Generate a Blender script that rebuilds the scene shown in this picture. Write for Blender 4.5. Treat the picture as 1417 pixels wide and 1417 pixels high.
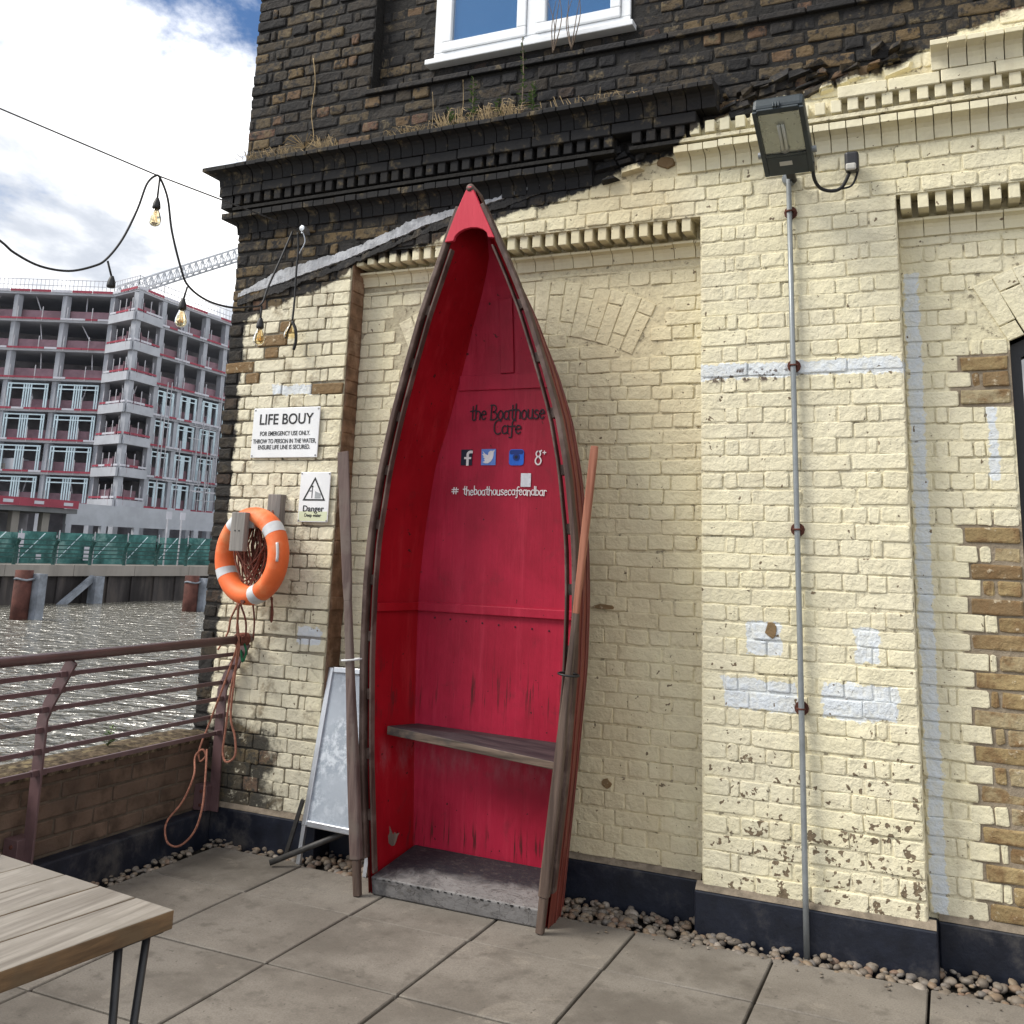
import bpy, math, random
from mathutils import Vector, Matrix
random.seed(7)
S = bpy.context.scene
for o in list(bpy.data.objects): bpy.data.objects.remove(o)
COL = S.collection
H = 1.6
# ------------------------------------------------------------------ camera
PITCH, YAW, ROLL, FPX, PPY = 0.195178, -0.424807, 0.035198, 1340.75, 501.8
cy, sy, cp, sp, cr, sr = math.cos(YAW), math.sin(YAW), math.cos(PITCH), math.sin(PITCH), math.cos(ROLL), math.sin(ROLL)
FW = Vector((sy*cp, cy*cp, sp)); RT = Vector((cy, -sy, 0)); UP = RT.cross(FW)
R2 = cr*RT + sr*UP; U2 = -sr*RT + cr*UP
cam = bpy.data.cameras.new('camera'); camo = bpy.data.objects.new('camera', cam); COL.objects.link(camo)
camo.matrix_world = Matrix(((R2.x, U2.x, -FW.x, 0), (R2.y, U2.y, -FW.y, 0), (R2.z, U2.z, -FW.z, H), (0, 0, 0, 1)))
cam.sensor_fit = 'HORIZONTAL'; cam.sensor_width = 36; cam.lens = 36*FPX/1417
cam.shift_y = -(708.5-PPY)/1417; cam.clip_end = 3000; cam.clip_start = 0.05
S.camera = camo
# ------------------------------------------------------------------ light
SUN = Vector((-0.58, -0.38, 0.71)).normalized()
SUN_EL, SUN_ROT = math.asin(SUN.z), math.atan2(SUN.x, SUN.y)
S.view_settings.view_transform = 'Standard'; S.view_settings.look = 'None'
S.view_settings.exposure = 0.82; S.view_settings.gamma = 1.0
S.view_settings.use_curve_mapping = False
S.render.engine = 'CYCLES'

def N(nt, t, ins=None, **props):
    n = nt.nodes.new(t)
    for k, v in props.items(): setattr(n, k, v)
    for k, v in (ins or {}).items():
        if isinstance(v, bpy.types.NodeSocket): nt.links.new(v, n.inputs[k])
        else: n.inputs[k].default_value = v
    return n
def M(nt, op, a, b=None, c=None, clamp=False):
    ins = {0: a}
    if b is not None: ins[1] = b
    if c is not None: ins[2] = c
    n = N(nt, 'ShaderNodeMath', ins, operation=op, use_clamp=clamp); return n.outputs[0]
def C4(c): return (c[0], c[1], c[2], 1.0)
def MIX(nt, f, a, b, blend='MIX'):
    n = nt.nodes.new('ShaderNodeMix'); n.data_type = 'RGBA'; n.blend_type = blend; n.clamp_factor = True
    for i, v in ((0, f), (6, a), (7, b)):
        if isinstance(v, bpy.types.NodeSocket): nt.links.new(v, n.inputs[i])
        elif i == 0: n.inputs[0].default_value = v
        else: n.inputs[i].default_value = C4(v)
    return n.outputs[2]
def SM(nt, v, lo, hi, a=0.0, b=1.0):
    n = N(nt, 'ShaderNodeMapRange', {0: v, 1: lo, 2: hi, 3: a, 4: b}, interpolation_type='SMOOTHSTEP'); return n.outputs[0]
def NOISE(nt, vec, scale, detail=3.0, rough=0.55, dist=0.0):
    n = N(nt, 'ShaderNodeTexNoise', {'Scale': scale, 'Detail': detail, 'Roughness': rough, 'Distortion': dist})
    if vec is not None: nt.links.new(vec, n.inputs['Vector'])
    return n.outputs[0]
def MAP(nt, vec, sc=(1, 1, 1), loc=(0, 0, 0), rot=(0, 0, 0)):
    return N(nt, 'ShaderNodeMapping', {'Vector': vec, 'Scale': sc, 'Location': loc, 'Rotation': rot}).outputs[0]
def RAMP(nt, f, stops, interp='LINEAR'):
    n = N(nt, 'ShaderNodeValToRGB', {0: f}); e = n.color_ramp; e.interpolation = interp
    while len(e.elements) < len(stops): e.elements.new(0.5)
    for el, (p, c) in zip(e.elements, stops): el.position = p; el.color = C4(c)
    return n.outputs[0]

W = bpy.data.worlds.new('World'); S.world = W; W.use_nodes = True
wt = W.node_tree; wt.nodes.clear()
sky = N(wt, 'ShaderNodeTexSky', sky_type='NISHITA', sun_disc=False, sun_elevation=SUN_EL, sun_rotation=SUN_ROT)
sky.air_density = 1.0; sky.dust_density = 0.6; sky.ozone_density = 1.5
tc = N(wt, 'ShaderNodeTexCoord').outputs['Generated']
sx = N(wt, 'ShaderNodeSeparateXYZ', {0: tc})
zz = M(wt, 'ADD', M(wt, 'MAXIMUM', sx.outputs[2], 0.0), 0.30)
pv = N(wt, 'ShaderNodeCombineXYZ', {0: M(wt, 'DIVIDE', sx.outputs[0], zz), 1: M(wt, 'DIVIDE', sx.outputs[1], zz), 2: 0.0}).outputs[0]
CL_OFF = (8.2, 27.0, 0); CS_OFF = (20.4, 8.4, 1.0)
pv2 = MAP(wt, pv, loc=CL_OFF)
n1 = NOISE(wt, pv2, 1.25, 9.0, 0.60, 0.25)
n2 = NOISE(wt, MAP(wt, pv, loc=CS_OFF), 1.9, 8.0, 0.55, 0.3)
cover = SM(wt, n1, 0.375, 0.495)
shade = SM(wt, n2, 0.40, 0.60)
ccol = MIX(wt, shade, (5.6, 6.0, 6.7), (16.5, 16.3, 16.0))
skyc = MIX(wt, 1.0, sky.outputs[0], (0.62, 0.8, 1.0), 'MULTIPLY')
wc = MIX(wt, cover, skyc, ccol)
bg = N(wt, 'ShaderNodeBackground', {'Color': wc, 'Strength': 0.072})
wo = N(wt, 'ShaderNodeOutputWorld', {0: bg.outputs[0]})

sl = bpy.data.lights.new('sun', 'SUN'); sl.energy = 2.3; sl.angle = math.radians(26); sl.color = (1.0, 0.95, 0.86)
slo = bpy.data.objects.new('sun', sl); COL.objects.link(slo)
slo.rotation_euler = SUN.to_track_quat('Z', 'Y').to_euler(); slo.location = (-8, -6, 12)

# ------------------------------------------------------------------ materials
MATS = {}
def newmat(name):
    m = bpy.data.materials.new(name); m.use_nodes = True; nt = m.node_tree; nt.nodes.clear()
    b = N(nt, 'ShaderNodeBsdfPrincipled'); o = N(nt, 'ShaderNodeOutputMaterial', {0: b.outputs[0]})
    MATS[name] = m; return m, nt, b
def setc(nt, b, col, rough=0.6, spec=0.4, bump=None, dist=0.002, strength=0.5, metal=0.0):
    if isinstance(col, bpy.types.NodeSocket): nt.links.new(col, b.inputs['Base Color'])
    else: b.inputs['Base Color'].default_value = C4(col)
    if isinstance(rough, bpy.types.NodeSocket): nt.links.new(rough, b.inputs['Roughness'])
    else: b.inputs['Roughness'].default_value = rough
    b.inputs['Specular IOR Level'].default_value = spec; b.inputs['Metallic'].default_value = metal
    if bump is not None:
        bn = N(nt, 'ShaderNodeBump', {'Height': bump, 'Distance': dist, 'Strength': strength}); nt.links.new(bn.outputs[0], b.inputs['Normal'])
def simple(name, col, rough=0.6, spec=0.4, var=0.25, scale=12.0, metal=0.0, bump=0.0008, stretch=(1, 1, 1), dirt=None, dirtamt=0.5):
    m, nt, b = newmat(name)
    co = N(nt, 'ShaderNodeTexCoord').outputs['Object']
    v = MAP(nt, co, sc=stretch)
    n = NOISE(nt, v, scale, 5.0, 0.6); f = NOISE(nt, v, scale*6, 3.0, 0.6)
    lo = tuple(c*(1-var) for c in col); hi = tuple(min(1, c*(1+var)) for c in col)
    c = MIX(nt, SM(nt, n, 0.3, 0.7), lo, hi)
    if dirt: c = MIX(nt, M(nt, 'MULTIPLY', SM(nt, NOISE(nt, v, scale*0.5, 7.0, 0.7), 0.5, 0.68), dirtamt), c, dirt)
    r = M(nt, 'ADD', M(nt, 'MULTIPLY', n, 0.2), rough-0.1)
    setc(nt, b, c, r, spec, f if bump else None, bump or 0.001, 0.6, metal)
    return m

BRICK_LINE = [(-4.2, 2.80), (-3.95, 2.90), (-3.80, 2.98), (-3.16, 3.165), (-3.12, 3.25), (-2.75, 3.275), (-2.45, 3.36), (-2.15, 3.425), (-1.81, 3.47), (-1.53, 3.57),
              (-1.21, 3.65), (-1.03, 3.76), (-0.80, 3.83), (-0.53, 3.87), (-0.13, 3.935), (0.13, 4.06), (0.43, 4.12), (1.0, 4.26)]
def brick_mat(name, mortar=False, rough=0.75):
    m, nt, b = newmat(name)
    geo = N(nt, 'ShaderNodeNewGeometry').outputs['Position']
    s = N(nt, 'ShaderNodeSeparateXYZ', {0: geo}); X, Z = s.outputs[0], s.outputs[2]
    at = N(nt, 'ShaderNodeAttribute', attribute_name='bk')
    a = N(nt, 'ShaderNodeSeparateColor', {0: at.outputs['Color']}); rnd, kind, rnd2 = a.outputs[0], a.outputs[1], a.outputs[2]
    nA = NOISE(nt, geo, 11.0, 5.0, 0.65); nB = NOISE(nt, geo, 2.3, 4.0, 0.6); nC = NOISE(nt, geo, 55.0, 4.0, 0.6); nD = NOISE(nt, geo, 26.0, 4.0, 0.65)
    e = M(nt, 'SUBTRACT', nA, 0.5)
    t = M(nt, 'DIVIDE', M(nt, 'ADD', X, 4.2), 5.2, clamp=True)
    fc = N(nt, 'ShaderNodeFloatCurve', {1: t}); cv = fc.mapping.curves[0]
    pts = [((x+4.2)/5.2, (z-2.7)/1.6) for x, z in BRICK_LINE]
    cv.points[0].location = pts[0]; cv.points[1].location = pts[-1]
    for p in pts[1:-1]: cv.points.new(*p)
    for p in cv.points: p.handle_type = 'VECTOR'
    fc.mapping.update()
    zl = M(nt, 'MULTIPLY_ADD', fc.outputs[0], 1.6, 2.7)
    soot = SM(nt, M(nt, 'ADD', M(nt, 'SUBTRACT', Z, zl), M(nt, 'MULTIPLY', e, 0.12)), -0.012, 0.012)
    strip = SM(nt, M(nt, 'ADD', M(nt, 'SUBTRACT', -3.875, X), M(nt, 'MULTIPLY', e, 0.13)), -0.012, 0.012)
    soot = M(nt, 'MAXIMUM', soot, strip)
    st = M(nt, 'MULTIPLY', SM(nt, M(nt, 'ADD', M(nt, 'SUBTRACT', 0.62, Z), M(nt, 'MULTIPLY', e, 0.35)), -0.06, 0.06),
           SM(nt, M(nt, 'ADD', M(nt, 'SUBTRACT', -3.42, X), M(nt, 'MULTIPLY', e, 0.4)), -0.06, 0.06))
    st = M(nt, 'MULTIPLY', st, SM(nt, nD, 0.28, 0.42))
    soot = M(nt, 'MAXIMUM', soot, M(nt, 'MULTIPLY', st, 0.93))
    # colours
    leftg = SM(nt, X, -3.0, -3.3)
    cream = MIX(nt, SM(nt, nB, 0.35, 0.65), (0.72, 0.66, 0.455), (0.68, 0.625, 0.455))
    cream = MIX(nt, M(nt, 'MULTIPLY', rnd2, 0.22), cream, (0.76, 0.72, 0.55))
    cream = MIX(nt, M(nt, 'MULTIPLY', leftg, 0.45), cream, (0.60, 0.56, 0.46))
    grime = M(nt, 'MULTIPLY', SM(nt, nA, 0.50, 0.70), M(nt, 'ADD', M(nt, 'MULTIPLY', leftg, 0.62), 0.14))
    cream = MIX(nt, grime, cream, (0.30, 0.25, 0.17))
    streak = SM(nt, NOISE(nt, MAP(nt, geo, sc=(11, 11, 0.8)), 1.0, 6, 0.68), 0.52, 0.74)
    cream = MIX(nt, M(nt, 'MULTIPLY', streak, 0.30), cream, (0.44, 0.37, 0.25))
    cream = MIX(nt, M(nt, 'MULTIPLY', SM(nt, NOISE(nt, geo, 5.2, 6, 0.72, 0.4), 0.56, 0.68), 0.22), cream, (0.50, 0.45, 0.35))
    # infilled panel beside the boat: its shade and warm bounce painted as brown
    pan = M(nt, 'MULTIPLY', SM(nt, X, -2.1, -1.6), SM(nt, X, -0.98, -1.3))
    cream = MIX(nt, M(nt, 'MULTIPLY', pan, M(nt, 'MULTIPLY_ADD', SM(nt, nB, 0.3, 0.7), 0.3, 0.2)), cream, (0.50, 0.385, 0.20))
    if not mortar:
        chipthr = M(nt, 'ADD', 0.722, M(nt, 'MULTIPLY', -0.100, M(nt, 'MULTIPLY', SM(nt, Z, 1.25, 0.40), M(nt, 'MULTIPLY', SM(nt, X, -1.1, -0.95), SM(nt, X, -0.1, -0.2)))))
        chip = SM(nt, M(nt, 'SUBTRACT', NOISE(nt, geo, 19.0, 3.5, 0.62, 0.2), chipthr), -0.004, 0.004)
        chip = M(nt, 'MAXIMUM', chip, SM(nt, M(nt, 'SUBTRACT', NOISE(nt, geo, 31.0, 2.0, 0.5, 0.3), M(nt, 'ADD', chipthr, 0.012)), -0.004, 0.004))
    wp = None
    for (x0, x1, z0, z1) in ((-1.075, -0.15, 2.462, 2.532), (-0.97, -0.655, 0.955, 1.085), (-0.545, -0.235, 0.955, 1.10), (-0.86, -0.71, 1.20, 1.34),
                             (-0.40, -0.30, 1.19, 1.335), (-0.140, -0.080, 0.2, 2.95), (-3.325, -3.165, 1.08, 1.17), (-3.63, -3.27, 2.475, 2.535), (0.175, 0.215, 1.98, 2.33)):
        xm, hx, zm, hz = (x0+x1)/2, (x1-x0)/2, (z0+z1)/2, (z1-z0)/2
        dx = M(nt, 'SUBTRACT', M(nt, 'ABSOLUTE', M(nt, 'SUBTRACT', X, xm)), hx); dz = M(nt, 'SUBTRACT', M(nt, 'ABSOLUTE', M(nt, 'SUBTRACT', Z, zm)), hz)
        d = M(nt, 'ADD', M(nt, 'MAXIMUM', dx, dz), M(nt, 'ADD', M(nt, 'MULTIPLY', e, 0.05), M(nt, 'MULTIPLY', M(nt, 'SUBTRACT', nD, 0.5), 0.06)))
        k = SM(nt, d, 0.003, -0.003); wp = k if wp is None else M(nt, 'MAXIMUM', wp, k)
    cream = MIX(nt, M(nt, 'MULTIPLY', wp, M(nt, 'MULTIPLY_ADD', SM(nt, nD, 0.35, 0.6), 0.25, 0.70)), cream, (0.63, 0.675, 0.72))
    band = M(nt, 'MULTIPLY', SM(nt, M(nt, 'ABSOLUTE', M(nt, 'SUBTRACT', Z, 2.475)), 0.045, 0.02), M(nt, 'MULTIPLY', SM(nt, X, -1.1, -1.05), SM(nt, X, -0.5, -0.75)))
    cream = MIX(nt, M(nt, 'MULTIPLY', band, SM(nt, nD, 0.52, 0.60)), cream, (0.10, 0.075, 0.06))
    if not mortar: cream = MIX(nt, chip, cream, MIX(nt, nC, (0.10, 0.075, 0.05), (0.26, 0.2, 0.13)))
    if mortar:
        cream = MIX(nt, M(nt, 'MULTIPLY', SM(nt, nD, 0.44, 0.60), 0.30), cream, (0.34, 0.285, 0.19))
        cream = MIX(nt, M(nt, 'MULTIPLY', SM(nt, X, -2.3, -3.1), 0.5), cream, (0.20, 0.165, 0.115))
        cream = MIX(nt, M(nt, 'MULTIPLY', leftg, 0.6), cream, (0.10, 0.082, 0.06))
        cream = MIX(nt, M(nt, 'MULTIPLY', SM(nt, nD, 0.60, 0.65), 0.65), cream, (0.09, 0.072, 0.05))  # dark dashes paint the shadow in open joint holes
        dark = MIX(nt, nC, (0.009, 0.009, 0.010), (0.026, 0.024, 0.021))
        dark = MIX(nt, M(nt, 'MULTIPLY', SM(nt, nA, 0.66, 0.74), 0.6), dark, (0.20, 0.18, 0.15))
        bare = MIX(nt, nD, (0.20, 0.16, 0.115), (0.33, 0.275, 0.20))
        barem = M(nt, 'MULTIPLY', SM(nt, X, 0.02, 0.04), M(nt, 'MAXIMUM', SM(nt, Z, 1.83, 1.81), M(nt, 'MULTIPLY', SM(nt, Z, 2.30, 2.32), SM(nt, Z, 2.58, 2.56))))
    else:
        dark = RAMP(nt, rnd, [(0.0, (0.018, 0.0175, 0.018)), (0.30, (0.030, 0.027, 0.025)), (0.50, (0.046, 0.038, 0.029)), (0.74, (0.075, 0.058, 0.037)), (0.90, (0.125, 0.088, 0.045)), (1.0, (0.11, 0.062, 0.042))])
        dark = MIX(nt, SM(nt, nD, 0.46, 0.64), dark, (0.022, 0.021, 0.021))
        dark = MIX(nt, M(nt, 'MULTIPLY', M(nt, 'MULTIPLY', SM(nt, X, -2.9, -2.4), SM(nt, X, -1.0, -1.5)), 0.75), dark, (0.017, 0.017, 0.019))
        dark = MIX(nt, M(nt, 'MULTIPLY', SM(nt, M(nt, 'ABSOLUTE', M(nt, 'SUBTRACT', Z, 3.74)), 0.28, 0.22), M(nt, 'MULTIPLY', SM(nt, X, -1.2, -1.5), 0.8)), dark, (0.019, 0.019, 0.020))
        dark = MIX(nt, M(nt, 'MULTIPLY', M(nt, 'MULTIPLY', SM(nt, nA, 0.54, 0.70), SM(nt, nC, 0.3, 0.6)), 0.75), dark, (0.16, 0.125, 0.072))
        dark = MIX(nt, M(nt, 'MULTIPLY', M(nt, 'MULTIPLY', SM(nt, X, -3.80, -3.88), SM(nt, Z, 3.1, 2.9)), 0.7), dark, (0.026, 0.024, 0.022))
        bare = RAMP(nt, rnd, [(0.0, (0.27, 0.195, 0.095)), (0.4, (0.36, 0.27, 0.135)), (0.6, (0.19, 0.125, 0.065)), (0.8, (0.31, 0.235, 0.125)), (1.0, (0.42, 0.36, 0.23))])
        bare = MIX(nt, SM(nt, nA, 0.42, 0.66), bare, (0.20, 0.125, 0.06))
        bare = MIX(nt, M(nt, 'MULTIPLY', SM(nt, nD, 0.60, 0.68), 0.7), bare, (0.58, 0.50, 0.36))
        barem = SM(nt, kind, 0.4, 0.6)
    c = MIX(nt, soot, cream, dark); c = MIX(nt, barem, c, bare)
    h = M(nt, 'ADD', M(nt, 'ADD', M(nt, 'MULTIPLY', nC, 0.35), nD), M(nt, 'MULTIPLY', nA, 1.0))
    if not mortar: h = M(nt, 'SUBTRACT', h, M(nt, 'MULTIPLY', chip, 0.4))
    setc(nt, b, c, 0.78, 0.18, h, 0.012, rough)
    return m
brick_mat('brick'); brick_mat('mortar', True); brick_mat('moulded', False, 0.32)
simple('reveal', (0.20, 0.125, 0.08), 0.85, 0.2, 0.35, 14, bump=0.004, dirt=(0.34, 0.27, 0.2))
simple('navy', (0.0075, 0.010, 0.019), 0.5, 0.4, 0.35, 7, bump=0.003, dirt=(0.075, 0.068, 0.06), dirtamt=0.65)
simple('fillet', (0.20, 0.165, 0.125), 0.9, 0.2, 0.3, 18, bump=0.006)
simple('flashing', (0.38, 0.39, 0.41), 0.7, 0.3, 0.3, 16, bump=0.010, dirt=(0.16, 0.15, 0.14))
simple('tar', (0.02, 0.019, 0.019), 0.75, 0.3, 0.4, 16, bump=0.008, dirt=(0.14, 0.11, 0.07), dirtamt=0.6)
def paving_mat():
    m, nt, b = newmat('paving'); geo = N(nt, 'ShaderNodeNewGeometry').outputs['Position']
    oi = N(nt, 'ShaderNodeObjectInfo').outputs['Random']
    a = NOISE(nt, geo, 2.2, 6, 0.65); f = NOISE(nt, geo, 140, 3, 0.6); g = NOISE(nt, geo, 9, 5, 0.65)
    c = MIX(nt, SM(nt, a, 0.35, 0.65), (0.115, 0.10, 0.083), (0.205, 0.184, 0.157))
    c = MIX(nt, M(nt, 'MULTIPLY', oi, 0.55), c, (0.24, 0.213, 0.18))
    c = MIX(nt, M(nt, 'MULTIPLY', SM(nt, g, 0.52, 0.70), 0.6), c, (0.085, 0.073, 0.06))
    c = MIX(nt, M(nt, 'MULTIPLY', SM(nt, NOISE(nt, geo, 1.1, 7, 0.75, 0.8), 0.52, 0.60), 0.18), c, (0.10, 0.088, 0.074))
    c = MIX(nt, M(nt, 'MULTIPLY', SM(nt, NOISE(nt, geo, 3.7, 6, 0.7, 0.5), 0.60, 0.64), 0.22), c, (0.34, 0.30, 0.245))
    c = MIX(nt, M(nt, 'MULTIPLY', SM(nt, NOISE(nt, geo, 42, 2, 0.5), 0.70, 0.74), 0.7), c, (0.07, 0.06, 0.05))
    c = MIX(nt, M(nt, 'MULTIPLY', SM(nt, f, 0.35, 0.7), 0.42), c, (0.09, 0.08, 0.068))
    setc(nt, b, c, 0.78, 0.3, f, 0.0012, 0.6)
paving_mat()
simple('joint', (0.018, 0.016, 0.014), 0.95, 0.1, 0.3, 30)
def gravel_mat():
    m, nt, b = newmat('gravel'); at = N(nt, 'ShaderNodeAttribute', attribute_name='bk')
    a = N(nt, 'ShaderNodeSeparateColor', {0: at.outputs['Color']})
    geo = N(nt, 'ShaderNodeNewGeometry').outputs['Position']
    c = RAMP(nt, a.outputs[0], [(0, (0.10, 0.082, 0.066)), (0.3, (0.21, 0.172, 0.13)), (0.5, (0.14, 0.13, 0.122)), (0.7, (0.25, 0.185, 0.12)), (0.88, (0.19, 0.115, 0.075)), (1, (0.36, 0.32, 0.27))])
    n = NOISE(nt, geo, 90, 4, 0.6); c = MIX(nt, M(nt, 'MULTIPLY', n, 0.6), c, (0.12, 0.10, 0.08))
    setc(nt, b, c, 0.6, 0.35, n, 0.002, 0.4)
gravel_mat()
def boat_red(name, base, hi, rough, worn=True):
    m, nt, b = newmat(name); geo = N(nt, 'ShaderNodeNewGeometry').outputs['Position']
    s = N(nt, 'ShaderNodeSeparateXYZ', {0: geo}); Z = s.outputs[2]
    n = NOISE(nt, geo, 3.0, 5, 0.6); v = MAP(nt, geo, sc=(60, 20, 3.2)); gr = NOISE(nt, v, 1.0, 5, 0.65)
    c = MIX(nt, SM(nt, n, 0.35, 0.65), base, hi)
    c = MIX(nt, M(nt, 'MULTIPLY', SM(nt, NOISE(nt, MAP(nt, geo, sc=(14, 14, 1.2)), 1.0, 6, 0.7), 0.48, 0.75), 0.35), c, tuple(min(1, x*1.35+0.03) for x in hi))
    if worn:
        c = MIX(nt, M(nt, 'MULTIPLY', SM(nt, gr, 0.5, 0.8), 0.30), c, tuple(x*0.55 for x in base))
        zone = M(nt, 'MULTIPLY', SM(nt, M(nt, 'ABSOLUTE', M(nt, 'SUBTRACT', Z, 0.93)), 0.20, 0.0), SM(nt, NOISE(nt, geo, 2.6, 2, 0.5), 0.38, 0.55))
        zone2 = SM(nt, M(nt, 'ABSOLUTE', M(nt, 'SUBTRACT', Z, 0.22)), 0.10, 0.0)
        scr = SM(nt, gr, 0.56, 0.61)
        c = MIX(nt, M(nt, 'MULTIPLY', M(nt, 'MAXIMUM', zone, zone2), scr), c, (0.10, 0.012, 0.014))
        grim = M(nt, 'MULTIPLY', SM(nt, NOISE(nt, geo, 7.5, 7, 0.74, 0.6), 0.55, 0.70), 0.40)
        c = MIX(nt, grim, c, tuple(x*0.5+0.012 for x in base))
        # grey scuff under the seat plank
        sc = M(nt, 'MULTIPLY', SM(nt, M(nt, 'ABSOLUTE', M(nt, 'SUBTRACT', Z, 0.58)), 0.13, 0.0), SM(nt, NOISE(nt, MAP(nt, geo, sc=(8, 8, 3)), 1.0, 5, 0.7), 0.40, 0.7))
        c = MIX(nt, M(nt, 'MULTIPLY', sc, 0.45), c, (0.30, 0.16, 0.18))
        c = MIX(nt, M(nt, 'MULTIPLY', SM(nt, NOISE(nt, geo, 34, 2, 0.5), 0.715, 0.735), 0.85), c, (0.03, 0.008, 0.008))
    setc(nt, b, c, M(nt, 'ADD', M(nt, 'MULTIPLY', n, 0.25), rough-0.12), 0.25, gr, 0.003, 0.6)
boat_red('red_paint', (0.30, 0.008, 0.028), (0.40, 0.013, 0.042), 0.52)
boat_red('red_side', (0.25, 0.002, 0.007), (0.31, 0.003, 0.010), 0.55)  # darker copy of the red paint; shade on the linings put into colour
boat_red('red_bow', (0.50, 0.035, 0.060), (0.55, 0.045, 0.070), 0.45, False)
simple('hull_out', (0.16, 0.032, 0.021), 0.5, 0.4, 0.3, 5, stretch=(8, 8, 0.7), dirt=(0.10, 0.05, 0.04))
def wood(name, a, bcol, rough=0.6, along='Z', dirt=None):
    m, nt, b = newmat(name); co = N(nt, 'ShaderNodeTexCoord').outputs['Object']
    sc = {'Z': (40, 40, 2.0), 'X': (2.0, 40, 40), 'Y': (40, 2.0, 40)}[along]
    g = NOISE(nt, MAP(nt, co, sc=sc), 1.0, 6, 0.65, 0.4); n = NOISE(nt, co, 5, 5, 0.6)
    c = MIX(nt, SM(nt, g, 0.3, 0.7), a, bcol)
    if dirt: c = MIX(nt, SM(nt, n, 0.48, 0.62), c, dirt)
    setc(nt, b, c, rough, 0.35, g, 0.002, 0.6)
wood('gunwale', (0.042, 0.024, 0.020), (0.095, 0.056, 0.044), 0.6, dirt=(0.13, 0.09, 0.075))
wood('oar_grey', (0.070, 0.044, 0.040), (0.15, 0.105, 0.092), 0.6, dirt=(0.13, 0.10, 0.085))
wood('oar_orange', (0.22, 0.075, 0.042), (0.34, 0.14, 0.085), 0.55)
wood('oar_dark', (0.055, 0.036, 0.028), (0.13, 0.09, 0.07), 0.6)
wood('thwart_wood', (0.016, 0.013, 0.017), (0.055, 0.042, 0.045), 0.6, 'X', dirt=(0.05, 0.04, 0.045))
wood('thwart_edge', (0.045, 0.032, 0.024), (0.19, 0.14, 0.105), 0.65, 'X', dirt=(0.06, 0.05, 0.045))
wood('post_grey', (0.15, 0.14, 0.13), (0.27, 0.25, 0.23), 0.8)
wood('table_top', (0.14, 0.118, 0.092), (0.285, 0.255, 0.215), 0.46, 'Y', dirt=(0.20, 0.175, 0.142))
wood('table_edge', (0.085, 0.050, 0.026), (0.19, 0.115, 0.058), 0.6, 'Y', dirt=(0.12, 0.08, 0.045))
def deck_mat():
    m, nt, b = newmat('floor_worn'); geo = N(nt, 'ShaderNodeNewGeometry').outputs['Position']
    s = N(nt, 'ShaderNodeSeparateXYZ', {0: geo})
    n = NOISE(nt, geo, 6, 7, 0.68, 0.6); f = NOISE(nt, MAP(nt, geo, sc=(25, 60, 40)), 1.0, 5, 0.7)
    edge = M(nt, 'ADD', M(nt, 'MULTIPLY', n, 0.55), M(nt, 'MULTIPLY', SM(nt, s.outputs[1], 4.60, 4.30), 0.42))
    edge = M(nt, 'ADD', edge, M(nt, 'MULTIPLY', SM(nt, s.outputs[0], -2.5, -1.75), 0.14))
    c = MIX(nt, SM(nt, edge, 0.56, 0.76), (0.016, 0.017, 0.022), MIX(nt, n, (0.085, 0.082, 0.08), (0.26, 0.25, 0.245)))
    rid = M(nt, 'ABSOLUTE', M(nt, 'SUBTRACT', NOISE(nt, MAP(nt, geo, sc=(9, 16, 14)), 1.0, 3, 0.6, 1.2), 0.5))
    c = MIX(nt, M(nt, 'MULTIPLY', SM(nt, rid, 0.022, 0.0), 0.7), c, (0.045, 0.04, 0.038))
    c = MIX(nt, M(nt, 'MULTIPLY', SM(nt, f, 0.50, 0.72), 0.7), c, (0.09, 0.08, 0.072))
    setc(nt, b, c, 0.55, 0.4, f, 0.004, 0.8)
deck_mat()
simple('red_lettering_black', (0.014, 0.007, 0.012), 0.5, 0.3, 0.1, 20)
simple('white_paint', (0.74, 0.72, 0.72), 0.55, 0.3, 0.08, 25)
simple('icon_dark', (0.010, 0.012, 0.03), 0.5, 0.3, 0.1, 20)
simple('icon_blue', (0.12, 0.24, 0.62), 0.5, 0.3, 0.12, 25)
simple('icon_blue_strong', (0.02, 0.13, 0.60), 0.5, 0.3, 0.12, 25)
simple('icon_navy', (0.012, 0.035, 0.20), 0.5, 0.3, 0.1, 25)
simple('sticker', (0.62, 0.66, 0.70), 0.4, 0.4, 0.1, 40)
simple('sign_white', (0.74, 0.75, 0.76), 0.35, 0.5, 0.05, 6, dirt=(0.60, 0.60, 0.58), dirtamt=0.4)
simple('sign_caption', (0.60, 0.64, 0.44), 0.4, 0.4, 0.05, 6)
simple('sign_black', (0.012, 0.012, 0.012), 0.45, 0.4, 0.1, 20)
simple('sign_grey', (0.33, 0.35, 0.36), 0.45, 0.4, 0.1, 20)
simple('screw', (0.25, 0.25, 0.25), 0.35, 0.5, 0.1, 30, metal=0.8)
simple('ring_orange', (0.74, 0.145, 0.04), 0.55, 0.3, 0.10, 6, dirt=(0.66, 0.33, 0.16), dirtamt=0.65)
simple('ring_tape', (0.55, 0.56, 0.57), 0.4, 0.5, 0.12, 20, dirt=(0.36, 0.35, 0.33))
simple('rope', (0.17, 0.062, 0.045), 0.85, 0.2, 0.3, 60, bump=0.003)
simple('rope_orange', (0.30, 0.13, 0.088), 0.85, 0.2, 0.3, 60, bump=0.003)
simple('rope_green', (0.02, 0.13, 0.06), 0.85, 0.2, 0.3, 60)
simple('rail_brown', (0.105, 0.060, 0.062), 0.42, 0.5, 0.2, 9, dirt=(0.06, 0.035, 0.03), dirtamt=0.4)
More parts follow.
